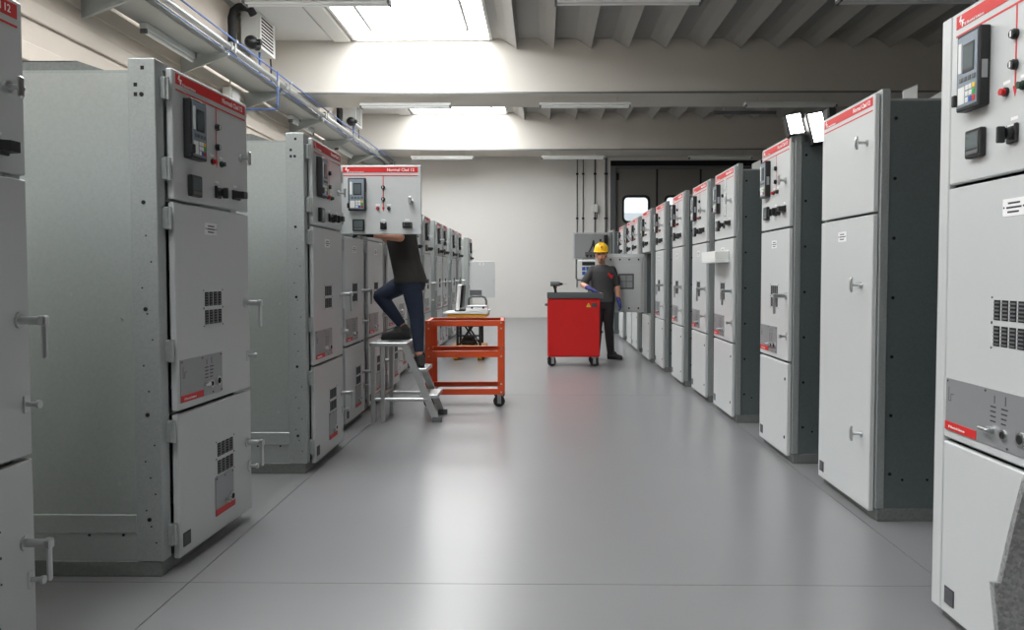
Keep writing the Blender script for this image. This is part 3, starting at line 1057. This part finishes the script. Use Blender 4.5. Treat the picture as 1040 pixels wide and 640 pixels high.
for (y, lab) in far_left:
    cabinet(lab, -1, -1.78, y, .76, group=LG, detail=False)
cabinet('last grey cabinet of left row, middle door standing open', -1, -1.80, 19.2, .76, group=LG, mid_ang=-90, bare=True, detail=False)

cabinet('large pale grey cabinet cut off by the right edge of the photo', 1, 1.49, 2.912, .825, 2.25, group=RG, dx=.018, strip=True)
cabinet('tall pale grey cabinet with plain upper door and tee handles', 1, 1.72, 4.78, .775, 2.25, group=RG, upper='plain', tall=True, lug=2)
cabinet('pale grey cabinet with the twin floodlight on its top', 1, 1.68, 5.93, .70, 2.25, group=RG)
cabinet('pale grey cabinet with white document tray on its front', 1, 1.66, 7.43, .76, 2.25, group=RG, upper='blocks', tray=True, lug=2)
cabinet('grey cabinet in right row, first beyond the document tray cabinet', 1, 1.655, 8.49, .76, 2.25, group=RG)
cabinet('grey cabinet in right row, second beyond the document tray cabinet', 1, 1.61, 9.52, .72, 2.25, group=RG)
cabinet('grey cabinet in right row, third beyond the document tray cabinet', 1, 1.60, 10.85, .75, 2.25, group=RG)
cabinet('grey cabinet with its windowed middle door open behind the worker', 1, 1.56, 11.95, .80, 2.25, group=RG, mid_ang=-90, back_mid=True)
cabinet('narrow looking grey cabinet just beyond the open middle door', 1, 1.58, 13.45, .74, 2.25, group=RG, detail=False)
cabinet('grey cabinet second beyond the open middle door', 1, 1.58, 14.3, .74, 2.25, group=RG, detail=False)
cabinet('grey cabinet third beyond the open middle door, below door window', 1, 1.58, 15.7, .74, 2.25, group=RG, detail=False)
cabinet('farthest grey cabinet in right row, wired upper door open', 1, 1.50, 17.45, .86, 2.25, group=RG, up_ang=-90, back_up=True, detail=False)

# ================================================================== TWIN FLOODLIGHT on the third right cabinet
fl_ = thing('floodlight', 'lit twin panel floodlight clamped on top of a cabinet', 'lamp', (1.80, 5.20, 2.25))
RT = Matrix.Rotation(R(-10), 4, 'Y')
def head(dx, w, z0, z1, dy):
    Mx = Matrix.Translation((dx, dy, 0)) @ RT @ Matrix.Rotation(R(-12), 4, 'X')
    h = MB().box(-w / 2, w / 2, 0, .07, z0, z1, .006).box(-w / 2 - .006, w / 2 + .006, -.006, .01, z0 - .006, z1 + .006, .004).move(Mx)
    ho = place('lamp_housing', h.mesh('lamp_housing', M_BLACK), fl_)
    l = MB().box(-w / 2 + .006, w / 2 - .006, -.009, -.0062, z0 + .006, z1 - .006).move(Mx)
    place('lamp_lens', l.mesh('lamp_lens', M_LAMP, False), ho)
head(-.085, .105, -.015, .130, .02)
head(.022, .105, -.09, .118, -.075)
hb = MB().box(.09, .15, -.06, .06, -.03, .15, .01)
place('ballast', hb.mesh('ballast', M_BLACK), fl_)
place('clamp', MB().box(-.12, .15, .035, .06, -.058, .02, .004).box(-.12, .15, -.0, .06, -.02, -.01, .003).mesh('clamp', M_STEEL), fl_)

# ================================================================== LEANING ZINC SHEET (front right)
zs_ = thing('sheet_metal_panel', 'notched spangled zinc sheet leaning at bottom right corner', 'metal sheet', (1.222, 1.915, 0), 0)
pts = [(-.02, 0), (-.045, .50), (-.025, .50), (.022, .66), (.055, .76), (.085, .82), (.30, .90), (.30, 0)]
q = MB().prism(pts, 1, 0, .02)
q.move(Matrix.Rotation(R(-8), 4, 'X'))
place('sheet', q.mesh('sheet', M_GLITTER, False), zs_)
q = MB()
for (x, z) in ((.02, .62), (.03, .55), (-.03, .47)):
    q.cyl((x, -.003, z), (x, .002, z), .005, n=8)
q.move(Matrix.Rotation(R(-8), 4, 'X'))
place('rivet', q.mesh('rivet', M_STEEL), zs_)

# ================================================================== STEP STOOL
st = thing('step_stool', 'small aluminium step stool with the person standing on it', 'step stool', (-1.2, 6.86, 0))
y0, y1 = -.19, .19
def rel(x): return x + 1.2
for y in (y0, y1):
    q = MB().prism([(rel(-1.235), .70), (rel(-1.172), .70), (rel(-.882), .0), (rel(-.945), .0)], 1, y - .014, y + .014)
    place('stringer', q.mesh('stringer', M_ALU), st)
    place('stringer_foot', MB().box(rel(-.955), rel(-.87), y - .018, y + .018, 0, .05, .006).mesh('stringer_foot', M_GREYP), st)
    for xx in (-1.49, -1.405):
        place('rear_leg', MB().box(rel(xx), rel(xx) + .035, y - .016, y + .016, 0.0, .685, .004).mesh('rear_leg', M_ALU), st)
    place('side_bar', MB().cyl((rel(-1.47), y, .20), (rel(-.99), y, .20), .016, n=10).mesh('side_bar', M_ALU), st)
for x in (-1.472, -1.39):
    place('cross_bar', MB().cyl((rel(x), y0, .24), (rel(x), y1, .24), .013, n=10).mesh('cross_bar', M_ALU), st)
q = MB().box(rel(-1.50), rel(-1.165), y0 - .02, y1 + .02, .665, .70, .006)
place('platform', q.mesh('platform', M_ALU), st)
for k in range(7):
    place('tread_rib', MB().box(rel(-1.49) + k * .044, rel(-1.475) + k * .044, y0 - .015, y1 + .015, .70, .704).mesh('tread_rib', M_ALU, False), st)
for z, x in ((.455, -1.105), (.225, -1.01)):
    place('step', MB().box(rel(x) - .06, rel(x) + .10, y0 + .012, y1 - .012, z - .018, z + .015, .005).mesh('step', M_ALU), st)

# ================================================================== ORANGE TROLLEY
ot = thing('trolley_frame', 'empty orange steel trolley frame on black casters', 'trolley', (-.74, 7.40, 0), R(2.8))
hw, dp, zt, zb = .385, .56, .845, .125
def ang_post(x, y, sx, sy):
    q = MB().box(x, x + sx * .07, y, y + sy * .006, zb, zt).box(x, x + sx * .006, y, y + sy * .07, zb, zt)
    for z in (.15, .23, .5, .58, .77, .825):
        q.cyl((x + sx * .035, y - sy * .001, z), (x + sx * .035, y + sy * .007 - sy * .011, z), .009, n=8, m=1)
    return q.mesh('corner_post', [M_ORANGE, M_STEEL])
for (sx, xx) in ((1, -hw), (-1, hw)):
    for (sy, yy) in ((1, 0), (-1, dp)):
        place('corner_post', ang_post(xx, yy, sx, sy), ot)
for nm, z0, z1 in (('top_rail', zt - .052, zt), ('middle_rail', .49, .55), ('bottom_rail', .125, .18)):
    for yy, s in ((.0065, 1), (dp - .0065, -1)):
        q = MB().box(-hw + .007, hw - .007, yy, yy + s * .004, z0, z1).box(-hw + .007, hw - .007, yy, yy + s * .04, z1 - .004, z1)
        place(nm, q.mesh(nm, M_ORANGE, False), ot)
    for xx, s in ((-hw + .0065, 1), (hw - .0065, -1)):
        q = MB().box(xx, xx + s * .004, .04, dp - .04, z0, z1).box(xx, xx + s * .035, .04, dp - .04, z1 - .004, z1)
        place(nm, q.mesh(nm, M_ORANGE, False), ot)
def caster(parent, x, y, r, h, m=M_RUB, rz=0.0, mf=M_STEEL):
    q = MB().box(-.032, .032, -.032, .032, h - .008, h, .002).box(-.026, -.021, -.02, .02, r * .6, h - .008).box(.021, .026, -.02, .02, r * .6, h - .008)
    c = place('caster', q.mesh('caster', mf), parent, (x, y, 0), (0, 0, rz))
    w = MB()
    w.cyl((-.018, .012, r), (.016, .012, r), r, n=20, m=0)
    w.cyl((-.0165, .012, r), (.0165, .012, r), r * .55, n=14, m=1)
    place('wheel', w.mesh('wheel', [m, M_GREYP]), c)
for x in (-hw + .045, hw - .045):
    for y in (.045, dp - .045):
        caster(ot, x, y, .055, .128, rz=R(65))

# ================================================================== YELLOW LIFT CART
lc = thing('lift_cart', 'low yellow and black lift cart with grey top board', 'cart', (-1.12, 11.5, 0))
place('chassis', MB().box(-.26, .27, 0, .62, .15, .215, .012).mesh('chassis', M_YEL), lc)
place('pump', MB().box(-.10, .12, .12, .4, .215, .31, .02).cyl((-.05, .2, .30), (.1, .2, .30), .04, n=10).mesh('pump', M_BLACK), lc)
for (x, m) in ((-.15, 0), (.19, 0)):
    for y in (.06, .5):
        place('mast', MB().box(x - .018, x + .018, y, y + .03, .21, .66).mesh('mast', M_BLACK), lc)
for y in (.12, .46):
    for a, b in (((-.13, .22), (.15, .64)), ((.15, .22), (-.13, .64))):
        place('scissor_arm', MB().tube([(a[0], y, a[1]), (b[0], y, b[1])], .016, 6).mesh('scissor_arm', M_BLACK), lc)
for z in (.35, .5):
    place('rung', MB().box(-.15, .19, .055, .075, z, z + .025).mesh('rung', M_BLACK), lc)
place('table_edge', MB().box(-.30, .30, -.02, .66, .645, .70, .01).mesh('table_edge', M_YEL), lc)
place('table_top', MB().prism([(-.36, .70), (.31, .70), (.32, .74), (-.02, .745), (-.02, .725), (-.36, .715)], 1, -.04, .68).mesh('table_top', M_WPLAST), lc)
for x in (-.17, .19):
    for y in (.02, .55):
        q = MB().cyl((x - .03, y, .075), (x + .03, y, .075), .075, n=18, m=0).cyl((x - .032, y, .075), (x + .032, y, .075), .045, n=14, m=1)
        place('wheel', q.mesh('wheel', [M_YEL, M_RUB]), lc)
        place('fork', MB().box(x - .045, x - .033, y - .03, y + .03, .05, .16).box(x + .033, x + .045, y - .03, y + .03, .05, .16).mesh('fork', M_YEL), lc)
place('handle', MB().tube([(.0, .3, .74), (-.0, .3, .9), (.02, .3, .935), (.06, .3, .95), (.2, .3, .95), (.25, .3, .93), (.27, .3, .88), (.27, .3, .735)], .017, 8).mesh('handle', M_GREYP), lc)
ib = thing('instrument_case', 'pale grey low instrument case lying on lift cart', 'case', (-1.12, 11.5, .745))
place('case_body', MB().box(-.015, .31, .02, .27, 0, .045, .008).mesh('case_body', M_WPLAST), ib)
place('case_lid', MB().box(-.01, .305, .025, .265, .045, .075, .01).mesh('case_lid', M_PLATE), ib)
for x in (.06, .23):
    place('case_catch', MB().box(x, x + .03, .012, .02, .03, .06).mesh('case_catch', M_BLACK), ib)
dsp = thing('display_panel', 'white flat display tilted upright on the lift cart', 'display', (-1.27, 11.62, .733))
Mx = Matrix.Rotation(R(5), 4, 'Y')
place('front_shell', MB().box(-.035, .02, 0, .42, .012, .40, .012).move(Mx).mesh('front_shell', M_WPLAST), dsp)
place('rear_shell', MB().box(.02, .055, .03, .39, .05, .40, .01).move(Mx).mesh('rear_shell', M_BLACK), dsp)
place('foot', MB().box(-.06, .10, .1, .32, -.006, .02, .005).mesh('foot', M_BLACK), dsp)

# ================================================================== RED TOOL CART
rc = thing('tool_cart', 'bright red tool cart with a dark tray top', 'tool cart', (.455, 10.7, 0))
place('cabinet_body', MB().box(-.37, .36, 0, .46, .135, .955, .012).mesh('cabinet_body', M_REDP), rc)
place('front_panel', MB().box(-.355, .345, -.006, .002, .15, .94, .004).mesh('front_panel', M_REDP), rc)
q = MB().box(-.375, .405, -.02, .48, .955, .975, .005).box(-.375, .405, -.02, -.008, .975, 1.03, .003).box(-.375, .405, .468, .48, .975, 1.03, .003)
q.box(-.375, -.363, -.008, .468, .975, 1.03, .003).box(.393, .405, -.008, .468, .975, 1.03, .003).box(-.363, .393, -.008, .468, .975, .985)
place('top_tray', q.mesh('top_tray', M_TRAY), rc)
q = MB().prism([(.165, .835), (.235, .835), (.20, .895)], 1, -.0075, -.006, 0).box(.245, .315, -.0075, -.006, .835, .89, 0, 1)
q.box(.197, .203, -.0082, -.0075, .85, .875, 0, 2).box(.197, .203, -.0082, -.0075, .84, .846, 0, 2)
place('warning_sticker', q.mesh('warning_sticker', [M_KEYY, M_INK, M_BLACK], False), rc, label='yellow triangle warning sticker')
q = MB().tube([(-.365, .06, .86), (-.395, .06, .86), (-.40, .1, .86), (-.40, .36, .86), (-.395, .40, .86), (-.365, .40, .86)], .012, 8)
place('push_handle', q.mesh('push_handle', M_BLACK), rc)
for (x, rz) in ((-.30, .15), (.30, -.5)):
    for y in (.07, .39):
        caster(rc, x, y, .06, .137, M_RUB, R(90) + rz)

# cordless drill on the cart
dd = thing('cordless_drill', 'black cordless drill standing on the red tool cart', 'drill', (.20, 10.86, .985))
place('battery', MB().box(-.05, .06, -.035, .035, 0, .045, .01).mesh('battery', M_BLACK), dd)
place('grip', MB().tube([(.0, 0, .04), (-.005, 0, .09), (-.02, 0, .15)], [.02, .019, .024], 10).mesh('grip', M_BLACK), dd)
place('motor_body', MB().cyl((-.075, 0, .17), (.055, 0, .17), .034, .032, 14).mesh('motor_body', M_GREYP), dd)
place('chuck', MB().cyl((.055, 0, .17), (.10, 0, .17), .024, .015, 12).mesh('chuck', M_BLACK), dd)
place('bit', MB().cyl((.10, 0, .17), (.16, 0, .17), .005, n=8).mesh('bit', M_STEEL), dd)
place('trigger', MB().box(.008, .02, -.008, .008, .105, .14, .003).mesh('trigger', M_KEYR), dd)

# small test terminal behind the worker, under the wired door
tt = thing('test_terminal', 'white test terminal with blue keys under the open wired door', 'instrument', (1.07, 16.9, 0))
place('stand', MB().box(-.05, .05, .06, .12, .04, 1.2, .01).box(-.28, .28, -.12, .3, 0, .05, .012).mesh('stand', M_GREYP), tt)
place('case', MB().box(-.28, .28, 0, .16, 1.19, 1.60, .015).mesh('case', M_WPLAST), tt)
place('readout', MB().box(-.18, .2, -.006, .001, 1.48, 1.56, .002).mesh('readout', M_BLACK), tt)
for i in range(3):
    for j in range(2):
        place('keypad_key', MB().box(-.18 + i * .09, -.105 + i * .09, -.006, .001, 1.27 + j * .1, 1.35 + j * .1, .003).mesh('keypad_key', M_KEYB), tt)
place('frame_bar', MB().tube([(-.31, .02, 1.62), (-.31, .02, 1.2), (-.29, .02, 1.16), (-.05, .02, 1.15)], .014, 8).mesh('frame_bar', M_GREYP), tt)


# ================================================================== PEOPLE
def V(*a): return Vector(a)


def head_shapes(mb, c, yaw, pitch=0.0, size=1.0):
    """face looks along -Y before yaw; returns transform"""
    Mx = Matrix.Translation(c) @ Matrix.Rotation(yaw, 4, 'Z') @ Matrix.Rotation(pitch, 4, 'X') @ Matrix.Scale(size, 4)
    t = MB()
    t.ell((0, .012, .035), (.073, .092, .088), 18)
    t.ell((0, -.022, -.035), (.058, .066, .078), 16)
    t.ell((0, -.052, -.085), (.032, .03, .026), 12)         # chin
    t.ell((0, -.088, -.018), (.013, .02, .026), 10)          # nose
    t.ell((0, -.098, -.03), (.016, .014, .012), 10)
    for s in (-1, 1):
        t.ell((s * .073, .012, -.012), (.012, .02, .032), 10)  # ears
        t.ell((s * .032, -.068, -.022), (.022, .018, .02), 10)  # cheeks
        t.ell((s * .028, -.076, .022), (.022, .012, .009), 10)  # brow
    t.move(Mx)
    b = len(mb.v)
    mb.v += t.v
    mb.f += [tuple(b + i for i in f) for f in t.f]
    mb.mi += t.mi
    return Mx


def face_parts(root, Mx, base, stubble):
    off = Matrix.Translation(-Vector(base))
    e = MB()
    for s in (-1, 1):
        e.ell((s * .028, -.079, .004), (.012, .007, .007), 10, m=0)
        e.ell((s * .028, -.084, .004), (.005, .004, .005), 8, m=1)
    place('eyes', e.move(off @ Mx).mesh('eyes', [M_WHITE, M_DARK]), root)
    b = MB()
    for s in (-1, 1):
        b.ell((s * .029, -.087, .025), (.020, .006, .005), 10)
    place('eyebrows', b.move(off @ Mx).mesh('eyebrows', M_HAIR), root)
    l = MB().ell((0, -.083, -.058), (.024, .010, .006), 10).ell((0, -.082, -.067), (.02, .010, .006), 10)
    place('lips', l.move(off @ Mx).mesh('lips', mat('lip_skin', rgb(160, 92, 84), .5)), root)
    if stubble:
        k = MB().ell((0, -.056, -.083), (.036, .031, .028), 12).ell((0, -.086, -.047), (.026, .01, .007), 10)
        place('beard', k.move(off @ Mx).mesh('beard', M_BEARD), root)


def hand_shapes(mb, wrist, direction, palm_n, curl=25, side=1, grow=1.0):
    """five fingers; direction: wrist->knuckles, palm_n: palm normal"""
    d = Vector(direction).normalized()
    n = Vector(palm_n)
    n = (n - d * n.dot(d)).normalized()
    l = d.cross(n) * side
    w = Vector(wrist)
    g = grow
    P = lambda a, b, c_: w + d * a + l * b + n * c_
    mb.limb([(P(-.05, 0, 0), .027 * g), (P(0, 0, 0), .026 * g)], 12)
    mb.loft([(P(-.005, 0, 0), l * .028 * g, n * .018 * g), (P(.04, 0, 0), l * .042 * g, n * .017 * g), (P(.085, 0, 0), l * .042 * g, n * .014 * g)], 14)
    for k, (off, ln) in enumerate(((.031, .072), (.0105, .08), (-.0105, .075), (-.031, .058))):
        p = P(.08, off, 0)
        ang = R(curl * .6)
        ch = [(p, .0095 * g)]
        for seg, f in enumerate((.45, .3, .25)):
            p = p + (d * math.cos(ang) + n * math.sin(ang)) * ln * f
            ch.append((p, (.0092, .0085, .0075)[seg] * g))
            ang += R(curl)
        mb.limb(ch, 8)
    t0 = P(.02, .03, .004)
    t1 = P(.05, .055, .016)
    t2 = P(.082, .062, .026)
    mb.limb([(t0, .014 * g), (t1, .0115 * g), (t2, .009 * g)], 8)


def shoe_mesh(heel, toe, up=(0, 0, 1), m=M_SHOE):
    """heel and toe points on the sole line"""
    h, t = Vector(heel), Vector(toe)
    u = Vector(up)
    d = (t - h).normalized()
    s = d.cross(u).normalized()
    L = (t - h).length
    q = MB()
    q.loft([(h + d * .0 + u * .055, s * .030, u * .05), (h + d * .05 + u * .06, s * .038, u * .055), (h + d * L * .45 + u * .052, s * .042, u * .048),
            (h + d * L * .72 + u * .042, s * .05, u * .038), (h + d * L * .92 + u * .036, s * .042, u * .030), (h + d * L + u * .034, s * .022, u * .02)], 18)
    q.ell(h + d * .055 + u * .095, (.043, .043, .05), 14)
    q.ell(h + d * .11 + u * .085, (.04, .04, .04), 14)
    up_ = organic('shoe', q, m, .007, 3)
    so = MB()
    out = []
    for k in range(20):
        a = 2 * math.pi * k / 20
        x = L * .5 + L * .53 * math.cos(a)
        w = (.040 if math.cos(a) < 0 else .049) * math.sin(a)
        out.append(h + d * x + s * w)
    so.add([p for p in out] + [p + u * .022 for p in out], [(k, (k + 1) % 20, 20 + (k + 1) % 20, 20 + k) for k in range(20)] + [tuple(range(20))[::-1], tuple(range(20, 40))])
    return up_, so.mesh('shoe_sole', M_RUB)


def put(root, name, me, base):
    me.transform(Matrix.Translation(-Vector(base)))
    return place(name, me, root)


# --- the worker in the yellow helmet -------------------------------------------------
B2 = (.95, 11.70, 0)
w2 = thing('person', 'person in yellow helmet standing behind the red tool cart', 'person', B2)
Y = 11.70
hc = V(.905, Y - .03, 1.575)
body = MB()
HM = head_shapes(body, hc, R(-4), R(2), 1.1)
body.limb([(V(.91, Y, 1.50), .052), (V(.92, Y + .015, 1.40), .058)], 14)
body.loft([(V(.92, Y + .01, 1.42), V(.09, 0, 0), V(0, .07, 0)), (V(.92, Y + .01, 1.36), V(.17, 0, 0), V(0, .095, 0)), (V(.925, Y, 1.22), V(.165, 0, 0), V(0, .11, 0)),
           (V(.93, Y, 1.05), V(.15, 0, 0), V(0, .10, 0)), (V(.94, Y, .93), V(.16, 0, 0), V(0, .11, 0)), (V(.94, Y, .84), V(.14, 0, 0), V(0, .10, 0))], 24)
rs, re, rw = V(.772, Y, 1.36), V(.625, Y - .08, 1.13), V(.70, Y - .42, 1.085)
ls, le_, lw = V(1.072, Y, 1.36), V(1.155, Y + .02, 1.10), V(1.175, Y - .04, .885)
for (a, b, c_) in ((rs, re, rw), (ls, le_, lw)):
    body.limb([(a, .058), (a.lerp(b, .5), .05), (b, .041), (b.lerp(c_, .35), .042), (c_, .028)], 14)
hand_shapes(body, rw, V(.06, -.07, -.02), V(0, -.2, -1), 12, 1)
hand_shapes(body, lw, V(.02, -.03, -.1), V(-1, -.2, 0), 22, -1)
legs = []
for (hp, kn, an) in ((V(1.015, Y, .88), V(1.02, Y - .04, .50), V(1.055, Y - .02, .10)), (V(.865, Y, .88), V(.85, Y - .03, .50), V(.84, Y + .02, .10))):
    legs.append((hp, kn, an))
    body.limb([(hp, .085), (hp.lerp(kn, .5), .075), (kn, .056), (kn.lerp(an, .35), .055), (an, .038)], 14)
put(w2, 'body', organic('body', body, M_SKIN, .0075, 2), B2)
face_parts(w2, HM, B2, True)
sh = MB()
sh.loft([(V(.915, Y + .008, 1.435), V(.075, 0, 0), V(0, .07, 0)), (V(.92, Y + .01, 1.39), V(.172, 0, 0), V(0, .095, 0)), (V(.92, Y + .005, 1.33), V(.198, 0, 0), V(0, .118, 0)), (V(.925, Y, 1.2), V(.182, 0, 0), V(0, .128, 0)),
         (V(.93, Y, 1.05), V(.172, 0, 0), V(0, .122, 0)), (V(.94, Y, .93), V(.182, 0, 0), V(0, .13, 0)), (V(.94, Y, .865), V(.185, 0, 0), V(0, .132, 0))], 26)
for (a, b) in ((rs, re), (ls, le_)):
    sh.limb([(a + V(0, 0, -.005), .066), (a.lerp(b, .55), .062), (a.lerp(b, .78), .062)], 14)
put(w2, 'shirt', organic('shirt', sh, M_SHIRT, .0075, 12, .6), B2)
# red chest print
cp = MB().box(1.00, 1.035, Y - .128, Y - .112, 1.27, 1.31, .002).box(1.025, 1.075, Y - .126, Y - .105, 1.245, 1.285, .002).box(1.045, 1.07, Y - .122, Y - .1, 1.225, 1.25, .002)
put(w2, 'chest_print', cp.mesh('chest_print', M_KEYR), B2)
tr_ = MB()
tr_.loft([(V(.94, Y, .93), V(.165, 0, 0), V(0, .115, 0)), (V(.94, Y, .84), V(.172, 0, 0), V(0, .12, 0)), (V(.94, Y, .78), V(.155, 0, 0), V(0, .105, 0))], 24)
for (hp, kn, an) in legs:
    tr_.limb([(hp, .098), (hp.lerp(kn, .5), .088), (kn, .071), (kn.lerp(an, .35), .070), (an + V(0, 0, .0), .056)], 16)
put(w2, 'trousers', organic('trousers', tr_, M_TROUS, .0075, 3), B2)
for (h_, t_) in ((V(1.01, Y + .0, 0), V(1.22, Y - .13, 0)), (V(.84, Y + .06, 0), V(.80, Y - .19, 0))):
    a, b = shoe_mesh(h_, t_, m=M_TROUS)
    so = put(w2, 'shoe', a, B2)
    b.transform(Matrix.Translation(-Vector(B2)))
    place('sole', b, so)
for (wr, d_, n_, cu, sd) in ((rw, V(.06, -.07, -.02), V(0, -.2, -1), 12, 1), (lw, V(.02, -.03, -.1), V(-1, -.2, 0), 22, -1)):
    g = MB()
    hand_shapes(g, wr, d_, n_, cu, sd, 1.28)
    put(w2, 'glove', organic('glove', g, M_GLOVE, .004, 1), B2)
# helmet
hm = MB()
prof = [(0.0, .115), (.03, .112), (.06, .10), (.085, .075), (.098, .04), (.104, .0), (.104, -.012)]
n = 24
vs, fs = [], []
for (r, z) in prof[1:]:
    for k in range(n):
        a = 2 * math.pi * k / n
        vs.append((r * .98 * math.cos(a), .012 + r * 1.16 * math.sin(a), .062 + z))
vs.append((0, .012, .062 + .115))
for i in range(len(prof) - 2):
    for k in range(n):
        fs.append((i * n + k, i * n + (k + 1) % n, (i + 1) * n + (k + 1) % n, (i + 1) * n + k))
fs += [(len(vs) - 1, (k + 1) % n, k) for k in range(n)]
fs.append(tuple(range((len(prof) - 2) * n, (len(prof) - 1) * n)))
hm.add(vs, fs)
for dx in (-.03, 0, .03):
    hm.tube([(dx, -.09, .10), (dx, -.07, .148), (dx, -.02, .176), (dx, .04, .176), (dx, .1, .14)], .008, 6)
helm = put(w2, 'hard_hat', hm.move(HM).mesh('hard_hat', M_HELM), B2)
bp = MB()
o1, o2 = [], []
for k in range(11):
    a = R(180 + 18 * k)
    o1.append((.100 * math.cos(a), .012 + .118 * math.sin(a)))
    o2.append((.108 * math.cos(a), .0 + .165 * math.sin(a)))
bp.add([(p[0], p[1], .054) for p in o1] + [(p[0], p[1], .046) for p in o2] + [(p[0], p[1], .062) for p in o1] + [(p[0], p[1], .052) for p in o2],
       [(k, k + 1, 12 + k, 11 + k) for k in range(10)] + [(22 + k, 23 + k, 34 + k, 33 + k) for k in range(10)] + [(11 + k, 12 + k, 34 + k, 33 + k) for k in range(10)])
bp.move(Matrix.Translation(-Vector(B2)) @ HM)
place('hat_brim', bp.mesh('hat_brim', M_HELM), helm)
em = MB().ell((0, -.098, .115), (.014, .008, .014), 10)
em.move(Matrix.Translation(-Vector(B2)) @ HM)
place('hat_emblem', em.mesh('hat_emblem', mat('orange_print', rgb(226, 110, 40), .5)), helm)
# side hair under the helmet
hr = MB().ell((0, .03, .0), (.077, .08, .06), 14).move(Matrix.Translation(-Vector(B2)) @ HM)
place('hair', hr.mesh('hair', M_HAIR), w2)

# --- the person on the stool, head behind the open door -------------------------------
B1 = (-1.15, 6.86, .47)
w1 = thing('person', 'person in dark shirt and jeans climbing the stool behind open door', 'person', B1)
Y = 6.86
yn, yf = Y - .085, Y + .095
body = MB()
HM1 = head_shapes(body, V(-1.315, Y, 1.985), R(-90), R(0))
body.limb([(V(-1.285, Y, 1.90), .05), (V(-1.26, Y, 1.79), .056)], 14)
tor = [(V(-1.255, Y, 1.80), .07, .10), (V(-1.25, Y, 1.72), .105, .17), (V(-1.245, Y, 1.58), .118, .165), (V(-1.215, Y, 1.42), .115, .15), (V(-1.175, Y, 1.27), .125, .165), (V(-1.165, Y, 1.19), .11, .15)]
body.loft([(c_, V(a, 0, 0), V(0, b, 0)) for (c_, a, b) in tor], 24)
ns, ne, nw = V(-1.255, Y - .185, 1.73), V(-1.24, Y - .235, 1.625), V(-1.50, Y - .22, 1.648)
ne = V(-1.215, Y - .27, 1.615)
fs_, fe, fw = V(-1.265, Y + .185, 1.73), V(-1.42, Y + .20, 1.62), V(-1.53, Y + .06, 1.76)
for (a, b, c_) in ((ns, ne, nw), (fs_, fe, fw)):
    body.limb([(a, .055), (a.lerp(b, .5), .05), (b, .042), (b.lerp(c_, .35), .041), (c_, .028)], 14)
hand_shapes(body, nw, V(-1, .25, .05), V(0, .2, -1), 24, -1)
hand_shapes(body, fw, V(-1, -.3, .4), V(0, -1, -.3), 24, 1)
LB = (V(-1.205, yf, 1.235), V(-1.465, yf + .01, 1.095), V(-1.262, yf, .825))     # bent leg, foot on the platform
LS = (V(-1.155, yn, 1.225), V(-1.105, yn, .93), V(-1.085, yn + .0, .60))        # standing leg, foot on the step
for (hp, kn, an) in (LB, LS):
    body.limb([(hp, .088), (hp.lerp(kn, .5), .075), (kn, .056), (kn.lerp(an, .35), .053), (an, .036)], 14)
put(w1, 'body', organic('body', body, M_SKIN, .0075, 2), B1)
face_parts(w1, HM1, B1, False)
hr = MB().ell((0, .028, .042), (.08, .092, .09), 18).ell((0, .07, -.03), (.06, .05, .07), 12).move(Matrix.Translation(-Vector(B1)) @ HM1)
place('hair', hr.mesh('hair', M_HAIR), w1)
sh = MB()
grow = [(V(-1.262, Y, 1.82), .06, .085)] + [(c_, a + (.018 if i < 4 else .022), b + .018) for i, (c_, a, b) in enumerate(tor[1:5])] + [(V(-1.172, Y, 1.215), .155, .19)]
sh.loft([(c_, V(a, 0, 0), V(0, b, 0)) for (c_, a, b) in grow], 26)
for (a, b) in ((ns, ne), (fs_, fe)):
    sh.limb([(a, .07), (a.lerp(b, .7), .064)], 14)
put(w1, 'shirt', organic('shirt', sh, M_SHIRTB, .0075, 3), B1)
tr_ = MB()
tr_.loft([(V(-1.175, Y, 1.27), V(.125, 0, 0), V(0, .165, 0)), (V(-1.172, Y, 1.20), V(.135, 0, 0), V(0, .172, 0)), (V(-1.165, Y, 1.15), V(.11, 0, 0), V(0, .155, 0))], 24)
for (hp, kn, an) in (LB, LS):
    tr_.limb([(hp, .092), (hp.lerp(kn, .5), .083), (kn, .066), (kn.lerp(an, .35), .061), (kn.lerp(an, .9), .044)], 16)
put(w1, 'trousers', organic('trousers', tr_, M_DENIM, .0075, 3), B1)
for (h_, t_) in ((V(-1.195, yf, .704), V(-1.435, yf - .03, .704)), (V(-1.05, yn - .035, .472), V(-1.15, yn + .20, .472))):
    t_ = h_ + (t_ - h_).normalized() * .255
    a, b = shoe_mesh(h_, t_)
    so = put(w1, 'shoe', a, B1)
    b.transform(Matrix.Translation(-Vector(B1)))
    place('sole', b, so)
for (wr, d_, n_, cu, sd) in ((nw, V(-1, .25, .05), V(0, .2, -1), 24, -1), (fw, V(-1, -.3, .4), V(0, -1, -.3), 24, 1)):
    g = MB()
    hand_shapes(g, wr, d_, n_, cu, sd, 1.28)
    put(w1, 'glove', organic('glove', g, M_GLOVEB, .004, 1), B1)
